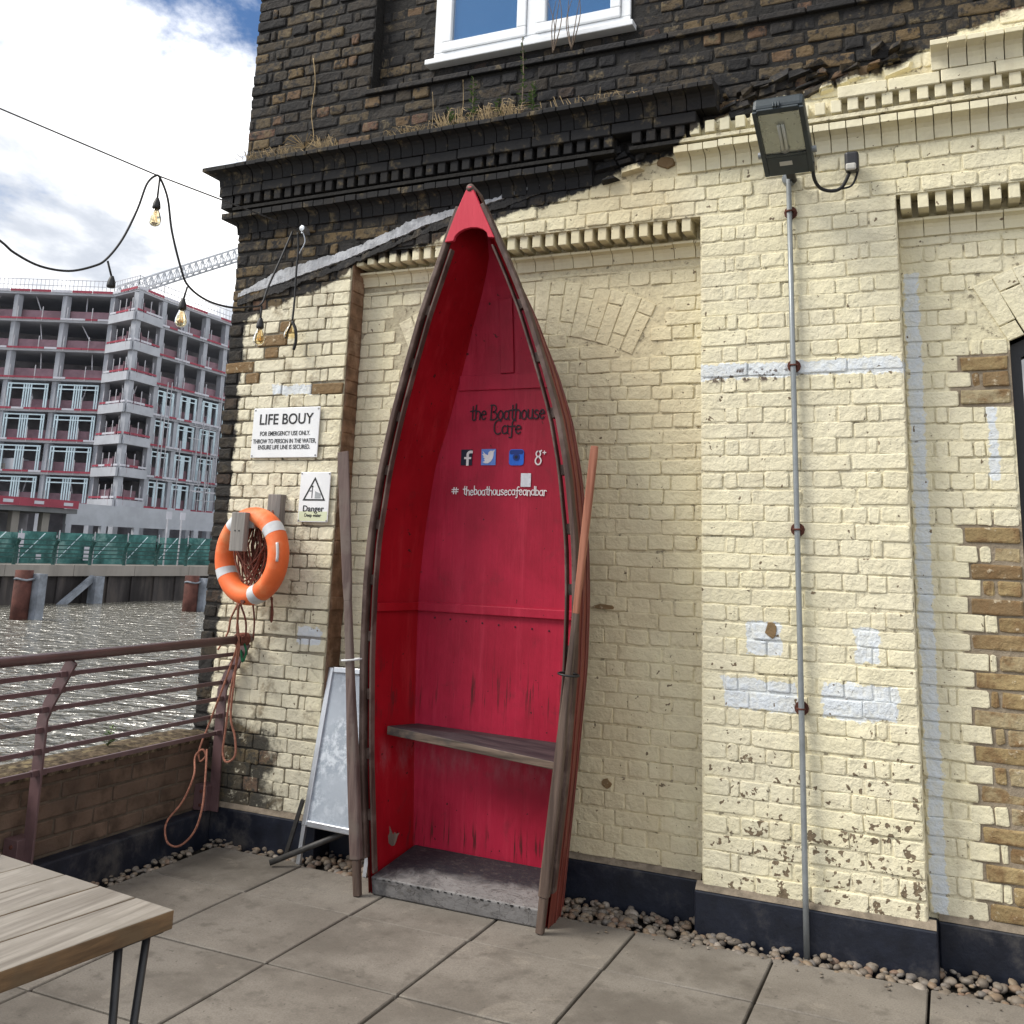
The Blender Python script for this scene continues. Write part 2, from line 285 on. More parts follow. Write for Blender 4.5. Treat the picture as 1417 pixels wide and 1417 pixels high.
simple('parapet_brick', (0.105, 0.070, 0.050), 0.85, 0.2, 0.4, 9, bump=0.004, dirt=(0.035, 0.03, 0.027))
simple('parapet_mortar', (0.10, 0.078, 0.058), 0.9, 0.2, 0.3, 12, bump=0.004)
simple('moss_cap', (0.095, 0.072, 0.048), 0.95, 0.1, 0.6, 30, bump=0.02, dirt=(0.24, 0.195, 0.11), dirtamt=0.9)
simple('alu', (0.62, 0.64, 0.67), 0.35, 0.5, 0.08, 8, metal=0.85)
def board_mat():
    m, nt, b = newmat('board_sheet'); geo = N(nt, 'ShaderNodeNewGeometry').outputs['Position']
    n = NOISE(nt, geo, 26, 6, 0.72); g = NOISE(nt, geo, 4, 4, 0.6)
    c = MIX(nt, SM(nt, n, 0.42, 0.62), (0.33, 0.375, 0.43), (0.60, 0.65, 0.70))  # bluish-white tones put the sky's reflection into the sheet colour
    c = MIX(nt, SM(nt, g, 0.42, 0.62), c, (0.40, 0.445, 0.50))
    setc(nt, b, c, 0.16, 0.6, n, 0.002, 0.4)
board_mat()
simple('black_metal', (0.016, 0.016, 0.018), 0.45, 0.45, 0.2, 15)
simple('pole_dark', (0.040, 0.038, 0.036), 0.5, 0.4, 0.3, 20)
simple('flood_body', (0.022, 0.032, 0.038), 0.45, 0.45, 0.2, 14)
simple('flood_reflector', (0.42, 0.42, 0.36), 0.28, 0.5, 0.1, 14, metal=0.5)
simple('label_plate', (0.45, 0.44, 0.40), 0.5, 0.4, 0.1, 20)
simple('lamp_tube', (0.80, 0.79, 0.72), 0.3, 0.5, 0.05, 20)
simple('conduit', (0.25, 0.27, 0.28), 0.42, 0.5, 0.15, 9, metal=0.35, dirt=(0.18, 0.19, 0.19))
simple('rust', (0.095, 0.035, 0.025), 0.8, 0.2, 0.4, 25, bump=0.003)
simple('upvc', (0.78, 0.80, 0.82), 0.30, 0.5, 0.04, 5, dirt=(0.64, 0.64, 0.62), dirtamt=0.35)
simple('room_dark', (0.02, 0.022, 0.025), 0.9, 0.1, 0.2, 3)
def glass_mat(name, col, rough=0.02):
    m, nt, b = newmat(name); n = NOISE(nt, N(nt, 'ShaderNodeNewGeometry').outputs['Position'], 1.2, 2, 0.5)
    setc(nt, b, col, rough, 1.0, n, 0.004, 0.15); b.inputs['IOR'].default_value = 2.2
    b.inputs['Coat Weight'].default_value = 0.6; b.inputs['Coat Roughness'].default_value = 0.01
glass_mat('window_glass', (0.025, 0.09, 0.19)); glass_mat('dark_glass', (0.012, 0.014, 0.018))  # blue base colour of window_glass stands in for the reflected sky
def clear_glass(name, tint, rough=0.03):
    m, nt, b = newmat(name); setc(nt, b, tint, rough, 0.5); b.inputs['Transmission Weight'].default_value = 1.0; b.inputs['IOR'].default_value = 1.15
clear_glass('bulb_glass', (1.0, 0.84, 0.52)); clear_glass('cover_glass', (0.93, 0.95, 0.95))
simple('filament', (0.75, 0.42, 0.10), 0.4, 0.5, 0.1, 20)
simple('cable', (0.014, 0.014, 0.015), 0.5, 0.4, 0.1, 20)
simple('wire_steel', (0.10, 0.10, 0.105), 0.4, 0.5, 0.1, 20, metal=0.5)
simple('zinc', (0.50, 0.52, 0.54), 0.35, 0.5, 0.1, 20, metal=0.8)
simple('leaf', (0.12, 0.19, 0.065), 0.6, 0.3, 0.35, 20)
simple('straw', (0.34, 0.25, 0.135), 0.7, 0.2, 0.3, 20)
simple('twig', (0.16, 0.12, 0.09), 0.8, 0.2, 0.3, 20)
# far side of the river; haze on the building put into paler colours
simple('concrete', (0.33, 0.345, 0.38), 0.8, 0.3, 0.12, 0.6, bump=0.0)
simple('concrete_light', (0.37, 0.385, 0.42), 0.8, 0.3, 0.10, 0.6, bump=0.0)
simple('concrete_dark', (0.14, 0.145, 0.15), 0.85, 0.3, 0.2, 0.4, bump=0.0)
simple('core_wall', (0.27, 0.26, 0.28), 0.9, 0.2, 0.3, 0.4, bump=0.0)
simple('red_board', (0.28, 0.045, 0.07), 0.6, 0.3, 0.15, 0.5, bump=0.0)
simple('red_mesh', (0.24, 0.15, 0.175), 0.7, 0.2, 0.2, 0.8, bump=0.0)
simple('white_board', (0.48, 0.48, 0.53), 0.6, 0.3, 0.08, 0.5, bump=0.0)
simple('scaffold', (0.42, 0.42, 0.45), 0.5, 0.4, 0.15, 2, metal=0.3, bump=0.0)
simple('stud_frame', (0.50, 0.62, 0.68), 0.5, 0.4, 0.08, 1, bump=0.0)
simple('quay_stone', (0.27, 0.25, 0.225), 0.85, 0.2, 0.25, 0.5, bump=0.0, stretch=(1, 1, 0.2), dirt=(0.12, 0.10, 0.09))
simple('quay_dark', (0.050, 0.045, 0.045), 0.85, 0.2, 0.5, 0.5, bump=0.0, stretch=(1, 1, 0.2), dirt=(0.12, 0.10, 0.08))
simple('green_mesh', (0.05, 0.15, 0.14), 0.7, 0.2, 0.5, 0.9, bump=0.0, dirt=(0.20, 0.31, 0.29), dirtamt=0.8)
simple('green_rail', (0.015, 0.06, 0.055), 0.5, 0.4, 0.2, 1, bump=0.0)
simple('pile_rust', (0.085, 0.035, 0.028), 0.8, 0.2, 0.4, 1.2, bump=0.0)
simple('pile_grey', (0.20, 0.22, 0.25), 0.8, 0.2, 0.3, 1.2, bump=0.0)
simple('land', (0.20, 0.185, 0.165), 0.9, 0.2, 0.3, 0.3, bump=0.0)
simple('crane_steel', (0.42, 0.44, 0.47), 0.5, 0.4, 0.1, 0.5, bump=0.0)
def water_mat():
    m, nt, b = newmat('water'); geo = N(nt, 'ShaderNodeNewGeometry').outputs['Position']
    a = NOISE(nt, MAP(nt, geo, sc=(0.75, 1.3, 1), rot=(0, 0, 0.6)), 1.0, 2, 0.5, 0.6)
    c = NOISE(nt, MAP(nt, geo, sc=(2.2, 3.4, 1), rot=(0, 0, 0.6)), 1.0, 2, 0.5, 0.5)
    h = M(nt, 'ADD', a, M(nt, 'MULTIPLY', c, 0.32))
    setc(nt, b, (0.17, 0.16, 0.13), 0.10, 1.0, h, 0.85, 1.0); b.inputs['IOR'].default_value = 1.6
water_mat()

# ------------------------------------------------------------------ mesh helpers
class MB:
    def __init__(s): s.v = []; s.f = []; s.a = []
    def add(s, vs, fs, attr=None):
        o = len(s.v); s.v += [tuple(p) for p in vs]; s.f += [tuple(i+o for i in f) for f in fs]
        s.a += [attr or (0.5, 0, 0.5, 1)]*len(vs); return s
    def box(s, x0, x1, y0, y1, z0, z1, attr=None):
        return s.add([(x0, y0, z0), (x1, y0, z0), (x1, y1, z0), (x0, y1, z0), (x0, y0, z1), (x1, y0, z1), (x1, y1, z1), (x0, y1, z1)],
                     [(0, 3, 2, 1), (4, 5, 6, 7), (0, 1, 5, 4), (1, 2, 6, 5), (2, 3, 7, 6), (3, 0, 4, 7)], attr)
    def obox(s, o, u, v, w):   # oriented box from corner o with edges u, v, w
        o, u, v, w = Vector(o), Vector(u), Vector(v), Vector(w)
        P = [o, o+u, o+u+v, o+v, o+w, o+u+w, o+u+v+w, o+v+w]
        F = [(0, 3, 2, 1), (4, 5, 6, 7), (0, 1, 5, 4), (1, 2, 6, 5), (2, 3, 7, 6), (3, 0, 4, 7)]
        if u.cross(v).dot(w) < 0: F = [f[::-1] for f in F]
        return s.add(P, F)
    def bar(s, p, q, w, d, up=(0, 0, 1)):
        p, q = Vector(p), Vector(q); t = (q-p).normalized(); up = Vector(up)
        a = t.cross(up)
        if a.length < 1e-4: a = t.cross(Vector((0, 1, 0)))
        a.normalize(); b = a.cross(t)
        return s.obox(p-a*w/2-b*d/2, a*w, b*d, q-p)
    def tube(s, pts, r, n=8, caps=True, closed=False):
        pts = [Vector(p) for p in pts]; m = len(pts); rs = r if isinstance(r, (list, tuple)) else [r]*m
        vs = []; prev = None
        for i, p in enumerate(pts):
            if closed: t = pts[(i+1) % m]-pts[i-1]
            else: t = pts[min(i+1, m-1)]-pts[max(i-1, 0)]
            t.normalize()
            if prev is None:
                a = t.cross(Vector((0, 0, 1)));
                if a.length < 0.05: a = t.cross(Vector((0, 1, 0)))
            else: a = prev-t*prev.dot(t)
            a.normalize(); prev = a; b = t.cross(a)
            for k in range(n):
                an = 2*math.pi*k/n; vs.append(p+(a*math.cos(an)+b*math.sin(an))*rs[i])
        fs = []
        for i in range(m if closed else m-1):
            j = (i+1) % m
            for k in range(n): fs.append((i*n+k, i*n+(k+1) % n, j*n+(k+1) % n, j*n+k))
        if caps and not closed: fs += [tuple(range(n))[::-1], tuple(range((m-1)*n, m*n))]
        return s.add(vs, fs)
    def lathe(s, prof, c, n=20, axis='Z'):
        vs = []; fs = []
        for (r, h) in prof:
            for k in range(n):
                a = 2*math.pi*k/n; x, y = r*math.cos(a), r*math.sin(a)
                vs.append((c[0]+x, c[1]+y, c[2]+h) if axis == 'Z' else (c[0]+x, c[1]+h, c[2]+y))
        for i in range(len(prof)-1):
            for k in range(n): fs.append((i*n+k, i*n+(k+1) % n, (i+1)*n+(k+1) % n, (i+1)*n+k))
        if axis != 'Z': fs = [f[::-1] for f in fs]
        return s.add(vs, fs)
    def prism(s, poly, y0, y1):   # polygon in (x,z), extruded in y
        n = len(poly); vs = [(x, y0, z) for x, z in poly]+[(x, y1, z) for x, z in poly]
        fs = [tuple(range(n)), tuple(range(n, 2*n))[::-1]]+[(i, i+n, (i+1) % n+n, (i+1) % n) for i in range(n)]
        return s.add(vs, fs)
    def mesh(s, name, smooth=False, attr=False):
        me = bpy.data.meshes.new(name); me.from_pydata(s.v, [], s.f)
        if attr:
            ca = me.color_attributes.new('bk', 'FLOAT_COLOR', 'POINT')
            ca.data.foreach_set('color', [x for a in s.a for x in a])
        if smooth: me.polygons.foreach_set('use_smooth', [True]*len(me.polygons))
        me.update(); return me
    def build(s, name, mat, parent=None, smooth=False, attr=False, bevel=0, seg=2):
        return link(name, s.mesh(name, smooth, attr), mat, parent, bevel, seg)
def link(name, me, mat, parent=None, bevel=0, seg=2):
    if mat and not me.materials: me.materials.append(MATS[mat])
    o = bpy.data.objects.new(name, me); COL.objects.link(o)
    if parent: o.parent = parent
    if bevel:
        b = o.modifiers.new('bevel', 'BEVEL'); b.width = bevel; b.segments = seg; b.limit_method = 'ANGLE'; b.harden_normals = False
    return o
def tag(o, label=None, cat=None, group=None, kind=None):
    for k, v in (('label', label), ('category', cat), ('group', group), ('kind', kind)):
        if v: o[k] = v
    return o
def thing(name, label, cat, loc=(0, 0, 0), group=None):
    o = bpy.data.objects.new(name, None); COL.objects.link(o); o.empty_display_size = 0.1
    THING_AT[o.name] = Vector(loc); return tag(o, label, cat, group)
THING_AT = {}   # every Empty is moved to its thing's base at the end, its parts kept where they are
def structure(o): o['kind'] = 'structure'; return o
def interp(tab, x):
    if x <= tab[0][0]: return tab[0][1]
    for (a, b), (c, d) in zip(tab, tab[1:]):
        if x <= c: return b+(d-b)*(x-a)/(c-a)
    return tab[-1][1]
def smooth_pts(pts, n=6, closed=False):   # Catmull-Rom
    P = [Vector(p) for p in pts]; out = []; m = len(P)
    rng = range(m) if closed else range(m-1)
    for i in rng:
        p0 = P[i-1] if (closed or i > 0) else P[0]; p1 = P[i]; p2 = P[(i+1) % m]; p3 = P[(i+2) % m] if (closed or i+2 < m) else P[-1]
        for k in range(n):
            t = k/n; out.append(0.5*((2*p1)+(p2-p0)*t+(2*p0-5*p1+4*p2-p3)*t*t+(3*p1-p0-3*p2+p3)*t**3))
    if not closed: out.append(P[-1])
    return out
def proj(p):
    v = Vector((p[0], p[1], p[2]-H)); c = v.dot(FW)
    return (708.5+FPX*v.dot(R2)/c, PPY-FPX*v.dot(U2)/c, c)

# ------------------------------------------------------------------ terrace floor
YP, YD = 4.594, 4.730
g = MB().box(-3.84, 7.0, -7.0, 4.80, -0.30, -0.022); floor = structure(g.build('terrace_floor', 'joint'))
for i in range(-7, 9):
    for j in range(-8, 2):
        xa = -3.687+0.5885*(i+7) if True else 0
        x0, x1 = -3.687+0.5885*(i+7)+0.0055, -3.687+0.5885*(i+8)-0.0055
        y0 = 4.018+0.59*(j-1); y1 = y0+0.59
        if j == 1: y1 = 4.472 if x0 > -3.2 else 4.51
        x1 = min(x1, 6.9)
        if y0 < -1.6: continue
        dz = random.uniform(-0.002, 0.002)
        q = MB().box(x0, x1, y0+0.0055, y1-0.0055, -0.04, 0.008+dz); q.v = [(a_, b_, c_+(random.uniform(-.0018, .0018) if c_ > 0 else 0)) for a_, b_, c_ in q.v]; q.v = [(a_+random.uniform(-.0012, .0012), b_+random.uniform(-.0012, .0012), c_) for a_, b_, c_ in q.v]
        q.build('paving_slab', 'paving', floor, bevel=0.004, seg=1)

# ------------------------------------------------------------------ the old brick building
bld = thing('brick_building', 'old brick riverside building, cream painted below and soot-black above the old roof line', 'building', (-1.5, 4.73, 0))
# backing masonry (mortar plane); bricks stand proud of it
bk = MB()
bk.box(-3.99, -3.13, YP+0.009, 9, 0, 3.30); bk.box(-3.99, 7, YP+0.007, 9, 3.30, 4.30); bk.box(-1.07, -0.155, YP+0.0055, 5.2, 0, 3.30); bk.box(1.95, 7, YP+0.0055, 9, 0, 3.30)
bk.box(-3.14, -1.06, YD+0.006, 9, 0, 3.31)
OX0, OX1, OZ0 = 0.278, 1.53, 0.92
bk.box(-0.165, OX0+0.005, YD+0.007, 9, 0, 3.31); bk.box(OX1-0.005, 1.96, YD+0.010, 9, 0, 3.31); bk.box(OX0, OX1, YD+0.010, 9, 0, OZ0); bk.box(OX0, OX1, YD+0.0075, 9, 2.86, 3.305)
UX0 = -3.085
bk.box(-3.99, UX0, YP+0.010, 9, 4.30, 7.0); bk.box(UX0-0.01, -2.70, YP+0.09, 9, 4.29, 7.0); bk.box(-1.47, 7, YP+0.09, 9, 4.29, 7.0)
bk.box(-2.71, -1.46, YP+0.091, 9, 4.29, 4.455); bk.box(-2.71, -1.46, YP+0.091, 9, 5.75, 7.0)
bk.build('masonry', 'mortar', bld)
MB().box(-2.70, -1.46, 5.3, 5.32, 4.3, 5.9).box(OX0-0.1, OX1+0.1, 5.2, 5.22, 0.8, 2.95).build('room_behind_windows', 'room_dark', bld)
# reveals: bare brown brick side faces of the pilasters
for nm, x0, x1 in (('reveal', -3.132, -3.122), ):
    MB().box(x0, x1-0.004, YP+0.012, YD+0.004, 0.2, 3.29).build('pilaster_reveal', 'reveal', bld)
    for k in range(40):
        z = 0.202+k*0.0757; dy_ = random.uniform(-.004, .004)
        MB().box(x1-0.012, x1+random.uniform(-.004, .003), YP+0.016, YD-0.004, z+0.003, z+0.0757-0.003).build('reveal_brick', 'reveal', bld, bevel=0.004)

BR = []   # (x0,x1,z0,z1,yface,kind,jit)
CH = 0.0757
def rows(x0, x1, z0, z1, yf, kindf, skip=None, closer=True, raggedL=False, seed=1, soft=0.0):
    rg = random.Random(seed); k0 = round((z0-0.2)/CH); z = 0.2+k0*CH; k = k0
    while z < z1-0.02:
        za, zb = z, min(z+CH, z1)
        sag = 0.0
        w = x1-x0
        if k % 2 == 0: n = max(1, round(w/0.229)); xs = [x0+w*i/n for i in range(n+1)]
        else:
            hd = 0.1145; n = max(2, round((w-0.11)/hd)); u = (w)/(n+1.0) if closer else w/n
            xs = [x0]
            if closer:
                xs += [x0+u, x0+1.5*u]; xs += [x0+1.5*u+u*i for i in range(1, n-1)]; xs += [x1-u, x1]
            else: u = w/(round(w/0.229)*2); xs = [x0]+[x0+u*(i+0.5) for i in range(round(w/u))]+[x1]
        xs = [xs[0]]+[x+rg.uniform(-0.012, 0.012) for x in xs[1:-1]]+[xs[-1]]
        for a, b in zip(xs, xs[1:]):
            if b-a < 0.02: continue
            if skip and skip((a+b)/2, (za+zb)/2, a, b): continue
            wv = 0.004*math.sin(3.1*(a+b)/2+0.9*k)+0.003*math.sin(7.3*(a+b)/2+k*2.2); BR.append((a, b, za+wv, zb+wv, yf, kindf((a+b)/2, (za+zb)/2, k), rg.random(), rg.random(), rg.random()))
        z += CH; k += 1
def zline(x): return interp(BRICK_LINE, x)
def kd(x, z, k):
    if x < -3.88 or z > zline(x): return 1
    return 0
ARC = {}
def arc(xc, a=0.64, s=0.15, spring=2.63, band=0.30):
    R = (a*a+s*s)/(2*s); return dict(xc=xc, R=R, zc=spring+s-R, band=band, th=math.asin(a/R))
A1, A2 = arc(-2.10), arc(0.904, a=0.626, s=0.15, spring=2.60, band=0.30)
def in_arc(A, x, z, pad=0.0):
    dx, dz = x-A['xc'], z-A['zc']; r = math.hypot(dx, dz); t = abs(math.atan2(dx, dz))
    return A['R']-pad < r < A['R']+A['band']+pad and t < A['th']+0.01
def skipL(x, z, a, b):
    return any(in_arc(A1, xx, z, 0.0) for xx in (x, a+0.03, b-0.03))
def skipR(x, z, a, b):
    if any(in_arc(A2, xx, z, 0.0) for xx in (x, a+0.03, b-0.03)): return True
    return a > OX0-0.02 and b < OX1+0.02 and OZ0 < z < 2.80 and math.hypot(x-A2['xc'], z-A2['zc']) < A2['R']
def kR(x, z, k):
    if z < 1.80: lim = (0.045 if k % 2 == 0 else 0.135)+(0.0 if z > 0.6 else 0.03)
    elif 2.30 < z < 2.56: lim = 0.04 if k % 2 == 0 else 0.09
    else: lim = 9
    lim += 0.07*math.sin(k*12.9)*math.sin(k*5.3)
    return 2 if lim < x < 2.0 and x < 1.9 else 0
rows(-4.0, -3.13, 0.2, 3.52, YP, kd, seed=11)
rows(-1.07, -0.155, 0.2, 3.30, YP, kd, seed=12)
rows(-3.13, 2.0, 3.302, 3.545, YP, kd, closer=False, seed=13)
rows(-3.13, -1.07, 0.2, 3.10, YD, kd, skip=skipL, closer=False, seed=14)
rows(-0.155, OX0, 0.2, 3.12, YD, kR, skip=skipR, closer=True, seed=15)
rows(OX0, OX1, 0.2, OZ0, YD, kR, closer=False, seed=16)
rows(OX0, OX1, 2.55, 3.12, YD, kR, skip=skipR, closer=False, seed=20)
rows(OX1, 1.95, 0.2, 3.10, YD, kR, skip=skipR, closer=False, seed=17)
# hacked-back zone of the cornice on the right is flush brickwork
def skipH(x, z, a, b): return not ((-1.62 < x < -0.05) or z > 3.93)
rows(-4.0, 2.0, 3.57, 4.30, YP, lambda x, z, k: 1 if z > zline(x) else 0, skip=skipH, closer=False, seed=18)
rows(-4.0, UX0, 4.30, 5.45, YP, lambda x, z, k: 1, seed=19)
def skipW(x, z, a, b): return -2.73 < x < -1.44 and 4.45 < z < 5.75
rows(UX0, 2.0, 4.36, 5.45, YP+0.085, lambda x, z, k: 1, skip=skipW, closer=False, seed=21)

def chipped(x0, x1, z0, z1, y, seed):   # small bare spot where a brick face has come off
    rg = random.Random(seed); n = 9; mb = MB(); P = []
    for k in range(n):
        a = 2*math.pi*k/n; P.append(((x0+x1)/2+(x1-x0)/2*math.cos(a)*rg.uniform(.75, 1.1), (z0+z1)/2+(z1-z0)/2*math.sin(a)*rg.uniform(.75, 1.1)))
    cx_, cz_ = (x0+x1)/2, (z0+z1)/2
    mb.add([(x, y+0.004, z) for x, z in P]+[(cx_+(x-cx_)*.88, y-0.0065, cz_+(z-cz_)*.88) for x, z in P], [(k, (k+1) % n, n+(k+1) % n, n+k) for k in range(n)]+[tuple(range(n, 2*n))], (0.62, 1.0, 0.5, 1))
    return mb.build('spalled_patch', 'brick', bld, attr=True)
chipped(-0.785, -0.722, 1.265, 1.345, YP, 1); chipped(-1.592, -1.536, 0.513, 0.563, YD, 2); chipped(-1.655, -1.52, 1.345, 1.375, YD, 3); chipped(-1.30, -1.19, 3.575, 3.645, YP, 4)
BARE = [(-3.19, 2.505, YP), (-3.70, 2.72, YP), (-3.78, 2.80, YP), (-3.60, 2.87, YP), (-3.80, 2.62, YP)]
BR = [(b[:4]+(b[4]+0.006 if b[4] == YD else b[4],)+(2, b[6], 0.62)+b[8:]) if any(b[0] <= x <= b[1] and b[2] <= z <= b[3] and abs(b[4]-y) < 1e-4 for x, z, y in BARE) else b for b in BR]
def brick_geo(mb, b):
    a, c, z0, z1, yf, kind, r, r2, r3 = b
    rg = random.Random(int(r*1e6)); j = (0.0030, 0.0045, 0.0035)[kind]; bev = (0.0034, 0.0055, 0.0045)[kind]
    gl, gr, gb, gt = [(rg.uniform(0.0016, 0.0050) if kind == 0 else rg.uniform(0.0045, 0.0085) if kind == 1 else rg.uniform(0.005, 0.0085)) for _ in range(4)]
    depth = yf+(rg.uniform(-0.0025, 0.003) if kind == 0 else rg.uniform(-0.005, 0.006)); tx, tz_ = rg.gauss(0, 0.014), rg.gauss(0, 0.03)
    x0, x1, zz0, zz1 = a+gl, c-gr, z0+gb, z1-gt; cc = min(rg.uniform(0.003, 0.009), (x1-x0)*0.2)
    base = [(x0+cc, zz0), (x1-cc, zz0), (x1, zz0+cc), (x1, zz1-cc), (x1-cc, zz1), (x0+cc, zz1), (x0, zz1-cc), (x0, zz0+cc)]
    xm_ = (x0+x1)/2
    base = base[:1]+[(xm_, zz0)]+base[1:5]+[(xm_, zz1)]+base[5:]
    base = [(x+rg.uniform(-j, j)*0.8, z+rg.uniform(-j, j)*0.8) for x, z in base]
    cx, cz = xm_, (zz0+zz1)/2; n = 10
    def inset(d): return [(x+(d if x < cx-1e-3 else -d if x > cx+1e-3 else 0), z+(d if z < cz else -d)) for x, z in base]
    dy = lambda x, z: depth+tx*(x-cx)+tz_*(z-cz)
    vs = [(x, yf+0.02, z) for x, z in base]+[(x, dy(x, z)+bev, z) for x, z in base]+[(x, dy(x, z)+bev*0.3, z) for x, z in inset(bev*0.5)]+[(x, dy(x, z)+rg.uniform(-j, j)*0.35, z) for x, z in inset(bev*1.7)]
    fs = [(L*n+i, L*n+(i+1) % n, (L+1)*n+(i+1) % n, (L+1)*n+i) for L in range(3) for i in range(n)]
    o = 30; fs += [(o, o+1, o+6, o+7), (o+1, o+2, o+5, o+6), (o, o+7, o+8, o+9), (o+2, o+3, o+4, o+5)]
    mb.add(vs, fs, (r2, 1.0 if kind == 2 else 0.0, r3, 1))
def onscreen(b):
    x, y, d = proj(((b[0]+b[1])/2, b[4], (b[2]+b[3])/2))
    if not (-10 < x < 1427 and -10 < y < 1427): return -1
    if b[4] > 4.7 and -2.72 < b[0] and b[1] < -1.72 and b[2] < 3.1: return -1
    return (b[1]-b[0])*(b[3]-b[2])/(d*d)
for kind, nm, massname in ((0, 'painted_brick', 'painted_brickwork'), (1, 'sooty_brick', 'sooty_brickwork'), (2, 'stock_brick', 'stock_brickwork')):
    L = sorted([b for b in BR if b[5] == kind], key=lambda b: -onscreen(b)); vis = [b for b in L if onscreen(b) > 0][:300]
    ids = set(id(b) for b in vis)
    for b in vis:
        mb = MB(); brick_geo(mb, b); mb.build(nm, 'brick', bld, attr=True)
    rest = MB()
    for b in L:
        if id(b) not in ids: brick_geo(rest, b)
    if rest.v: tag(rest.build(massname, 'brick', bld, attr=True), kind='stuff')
# arches of end-on bricks
def voussoirs(A, proud, seed):
    rg = random.Random(seed); n = int(2*A['th']*(A['R']+0.1)/0.078)
    for i in range(n):
        t0 = -A['th']+2*A['th']*i/n+0.0016; t1 = -A['th']+2*A['th']*(i+1)/n-0.0016
        cuts = [0, 0.74, 1] if i % 2 else [0, 0.26, 1]
        for q0, q1 in zip(cuts, cuts[1:]):
            ra, rb = A['R']+A['band']*q0+0.004, A['R']+A['band']*q1-0.004
            def pt(r, t): return (A['xc']+r*math.sin(t)+rg.uniform(-0.004, 0.004), A['zc']+r*math.cos(t)+rg.uniform(-0.004, 0.004))
            po = [pt(ra, t0), pt(ra, t1), pt(rb, t1), pt(rb, t0)]
            if po[0][0] > 1.75: continue
            y = YD-proud+0.002+rg.uniform(-0.002, 0.002)
            cx = sum(p[0] for p in po)/4; cz = sum(p[1] for p in po)/4
            ins = [(cx+(p[0]-cx)*0.95, cz+(p[1]-cz)*0.965) for p in po]
            mb = MB(); at = (rg.random(), 0, rg.random(), 1)
            mb.add([(x, YD+0.02, z) for x, z in po]+[(x, y+0.002, z) for x, z in po]+[(x, y, z) for x, z in ins],
                   [(i, (i+1) % 4, 4+(i+1) % 4, 4+i) for i in range(4)]+[(4+i, 4+(i+1) % 4, 8+(i+1) % 4, 8+i) for i in range(4)]+[(8, 9, 10, 11)], at)
            mb.build('arch_brick', 'brick', bld, attr=True)
voussoirs(A1, 0.001, 5); voussoirs(A2, 0.002, 6)
# moulded cornice: (protrusion, z) profiles
def sagz(x): return 0.010*x
CYM_U = [(0.0, 3.995), (0.165, 3.955), (0.182, 3.945), (0.182, 3.922), (0.160, 3.920), (0.128, 3.913), (0.112, 3.897), (0.105, 3.876), (0.103, 3.852), (0.102, 3.838), (0.0, 3.838)]
CYM_L = [(0.0, 3.690), (0.082, 3.668), (0.082, 3.632), (0.062, 3.630), (0.034, 3.622), (0.018, 3.607), (0.011, 3.586), (0.009, 3.564), (0.008, 3.547), (0.0, 3.545)]
CYM_P = [(0.0, 3.212), (0.050, 3.205), (0.050, 3.192), (0.036, 3.190), (0.020, 3.182), (0.011, 3.166), (0.007, 3.145), (0.006, 3.128), (0.0, 3.125)]
def extr(prof, x0, x1, yb, at, rg, jz=0.002):
    mb = MB(); dz = rg.uniform(-jz, jz)+sagz((x0+x1)/2); dp = rg.uniform(-0.003, 0.003); n = len(prof)
    for x in (x0, x1): mb.v += [(x, yb-(p+dp if p > 0 else -0.02), z+dz) for p, z in prof]
    mb.f = [(i, i+n, i+1+n, i+1) for i in range(n-1)]+[tuple(range(n)), tuple(range(n, 2*n))[::-1]]; mb.f = [f[::-1] for f in mb.f]
    mb.a = [at]*(2*n); return mb
rg = random.Random(3); DW = 0.0757
i = 0; x = -3.99
while x < 2.0:
    at = (rg.random()*0.5, 0, rg.random(), 1); g2 = 0.0022
    xa, xb = x+g2, x+DW-g2
    if x < -1.02 or x > -0.02: extr(CYM_U, xa, xb, YP, at, rg).build('cornice_brick', 'moulded', bld, attr=True, bevel=0.0015, seg=1)
    if x < -1.70 or x > -1.24: extr(CYM_L, xa, xb, YP, at, rg).build('cornice_brick', 'moulded', bld, attr=True, bevel=0.0015, seg=1)
    if x < -1.55 or x > -1.42:
        zt = 3.776+sagz(x); xm = x+0.012+rg.uniform(-0.002, 0.002)
        MB().box(xm, xm+0.048, YP-0.088+rg.uniform(-0.003, 0.003), YP+0.01, zt-0.062, zt+0.002, (0.40+0.12*rg.random(), 0, at[2], 1)).build('dentil', 'moulded', bld, attr=True, bevel=0.003, seg=1)  # lighter tone than the cornice paints the light on the dentil faces
    x += DW; i += 1
x = -3.99
while x < 2.0:   # stretcher course between cyma and dentils
    if x < -1.25 or x > -0.56:
        z0 = 3.776+sagz(x+0.1)
        MB().box(x+0.003, x+0.222, YP-0.100+rg.uniform(-0.003, 0.003), YP+0.01, z0, z0+0.060, (rg.random()*0.5, 0, rg.random(), 1)).build('cornice_stretcher', 'moulded', bld, attr=True, bevel=0.004, seg=1)
    x += 0.225
cb = MB()
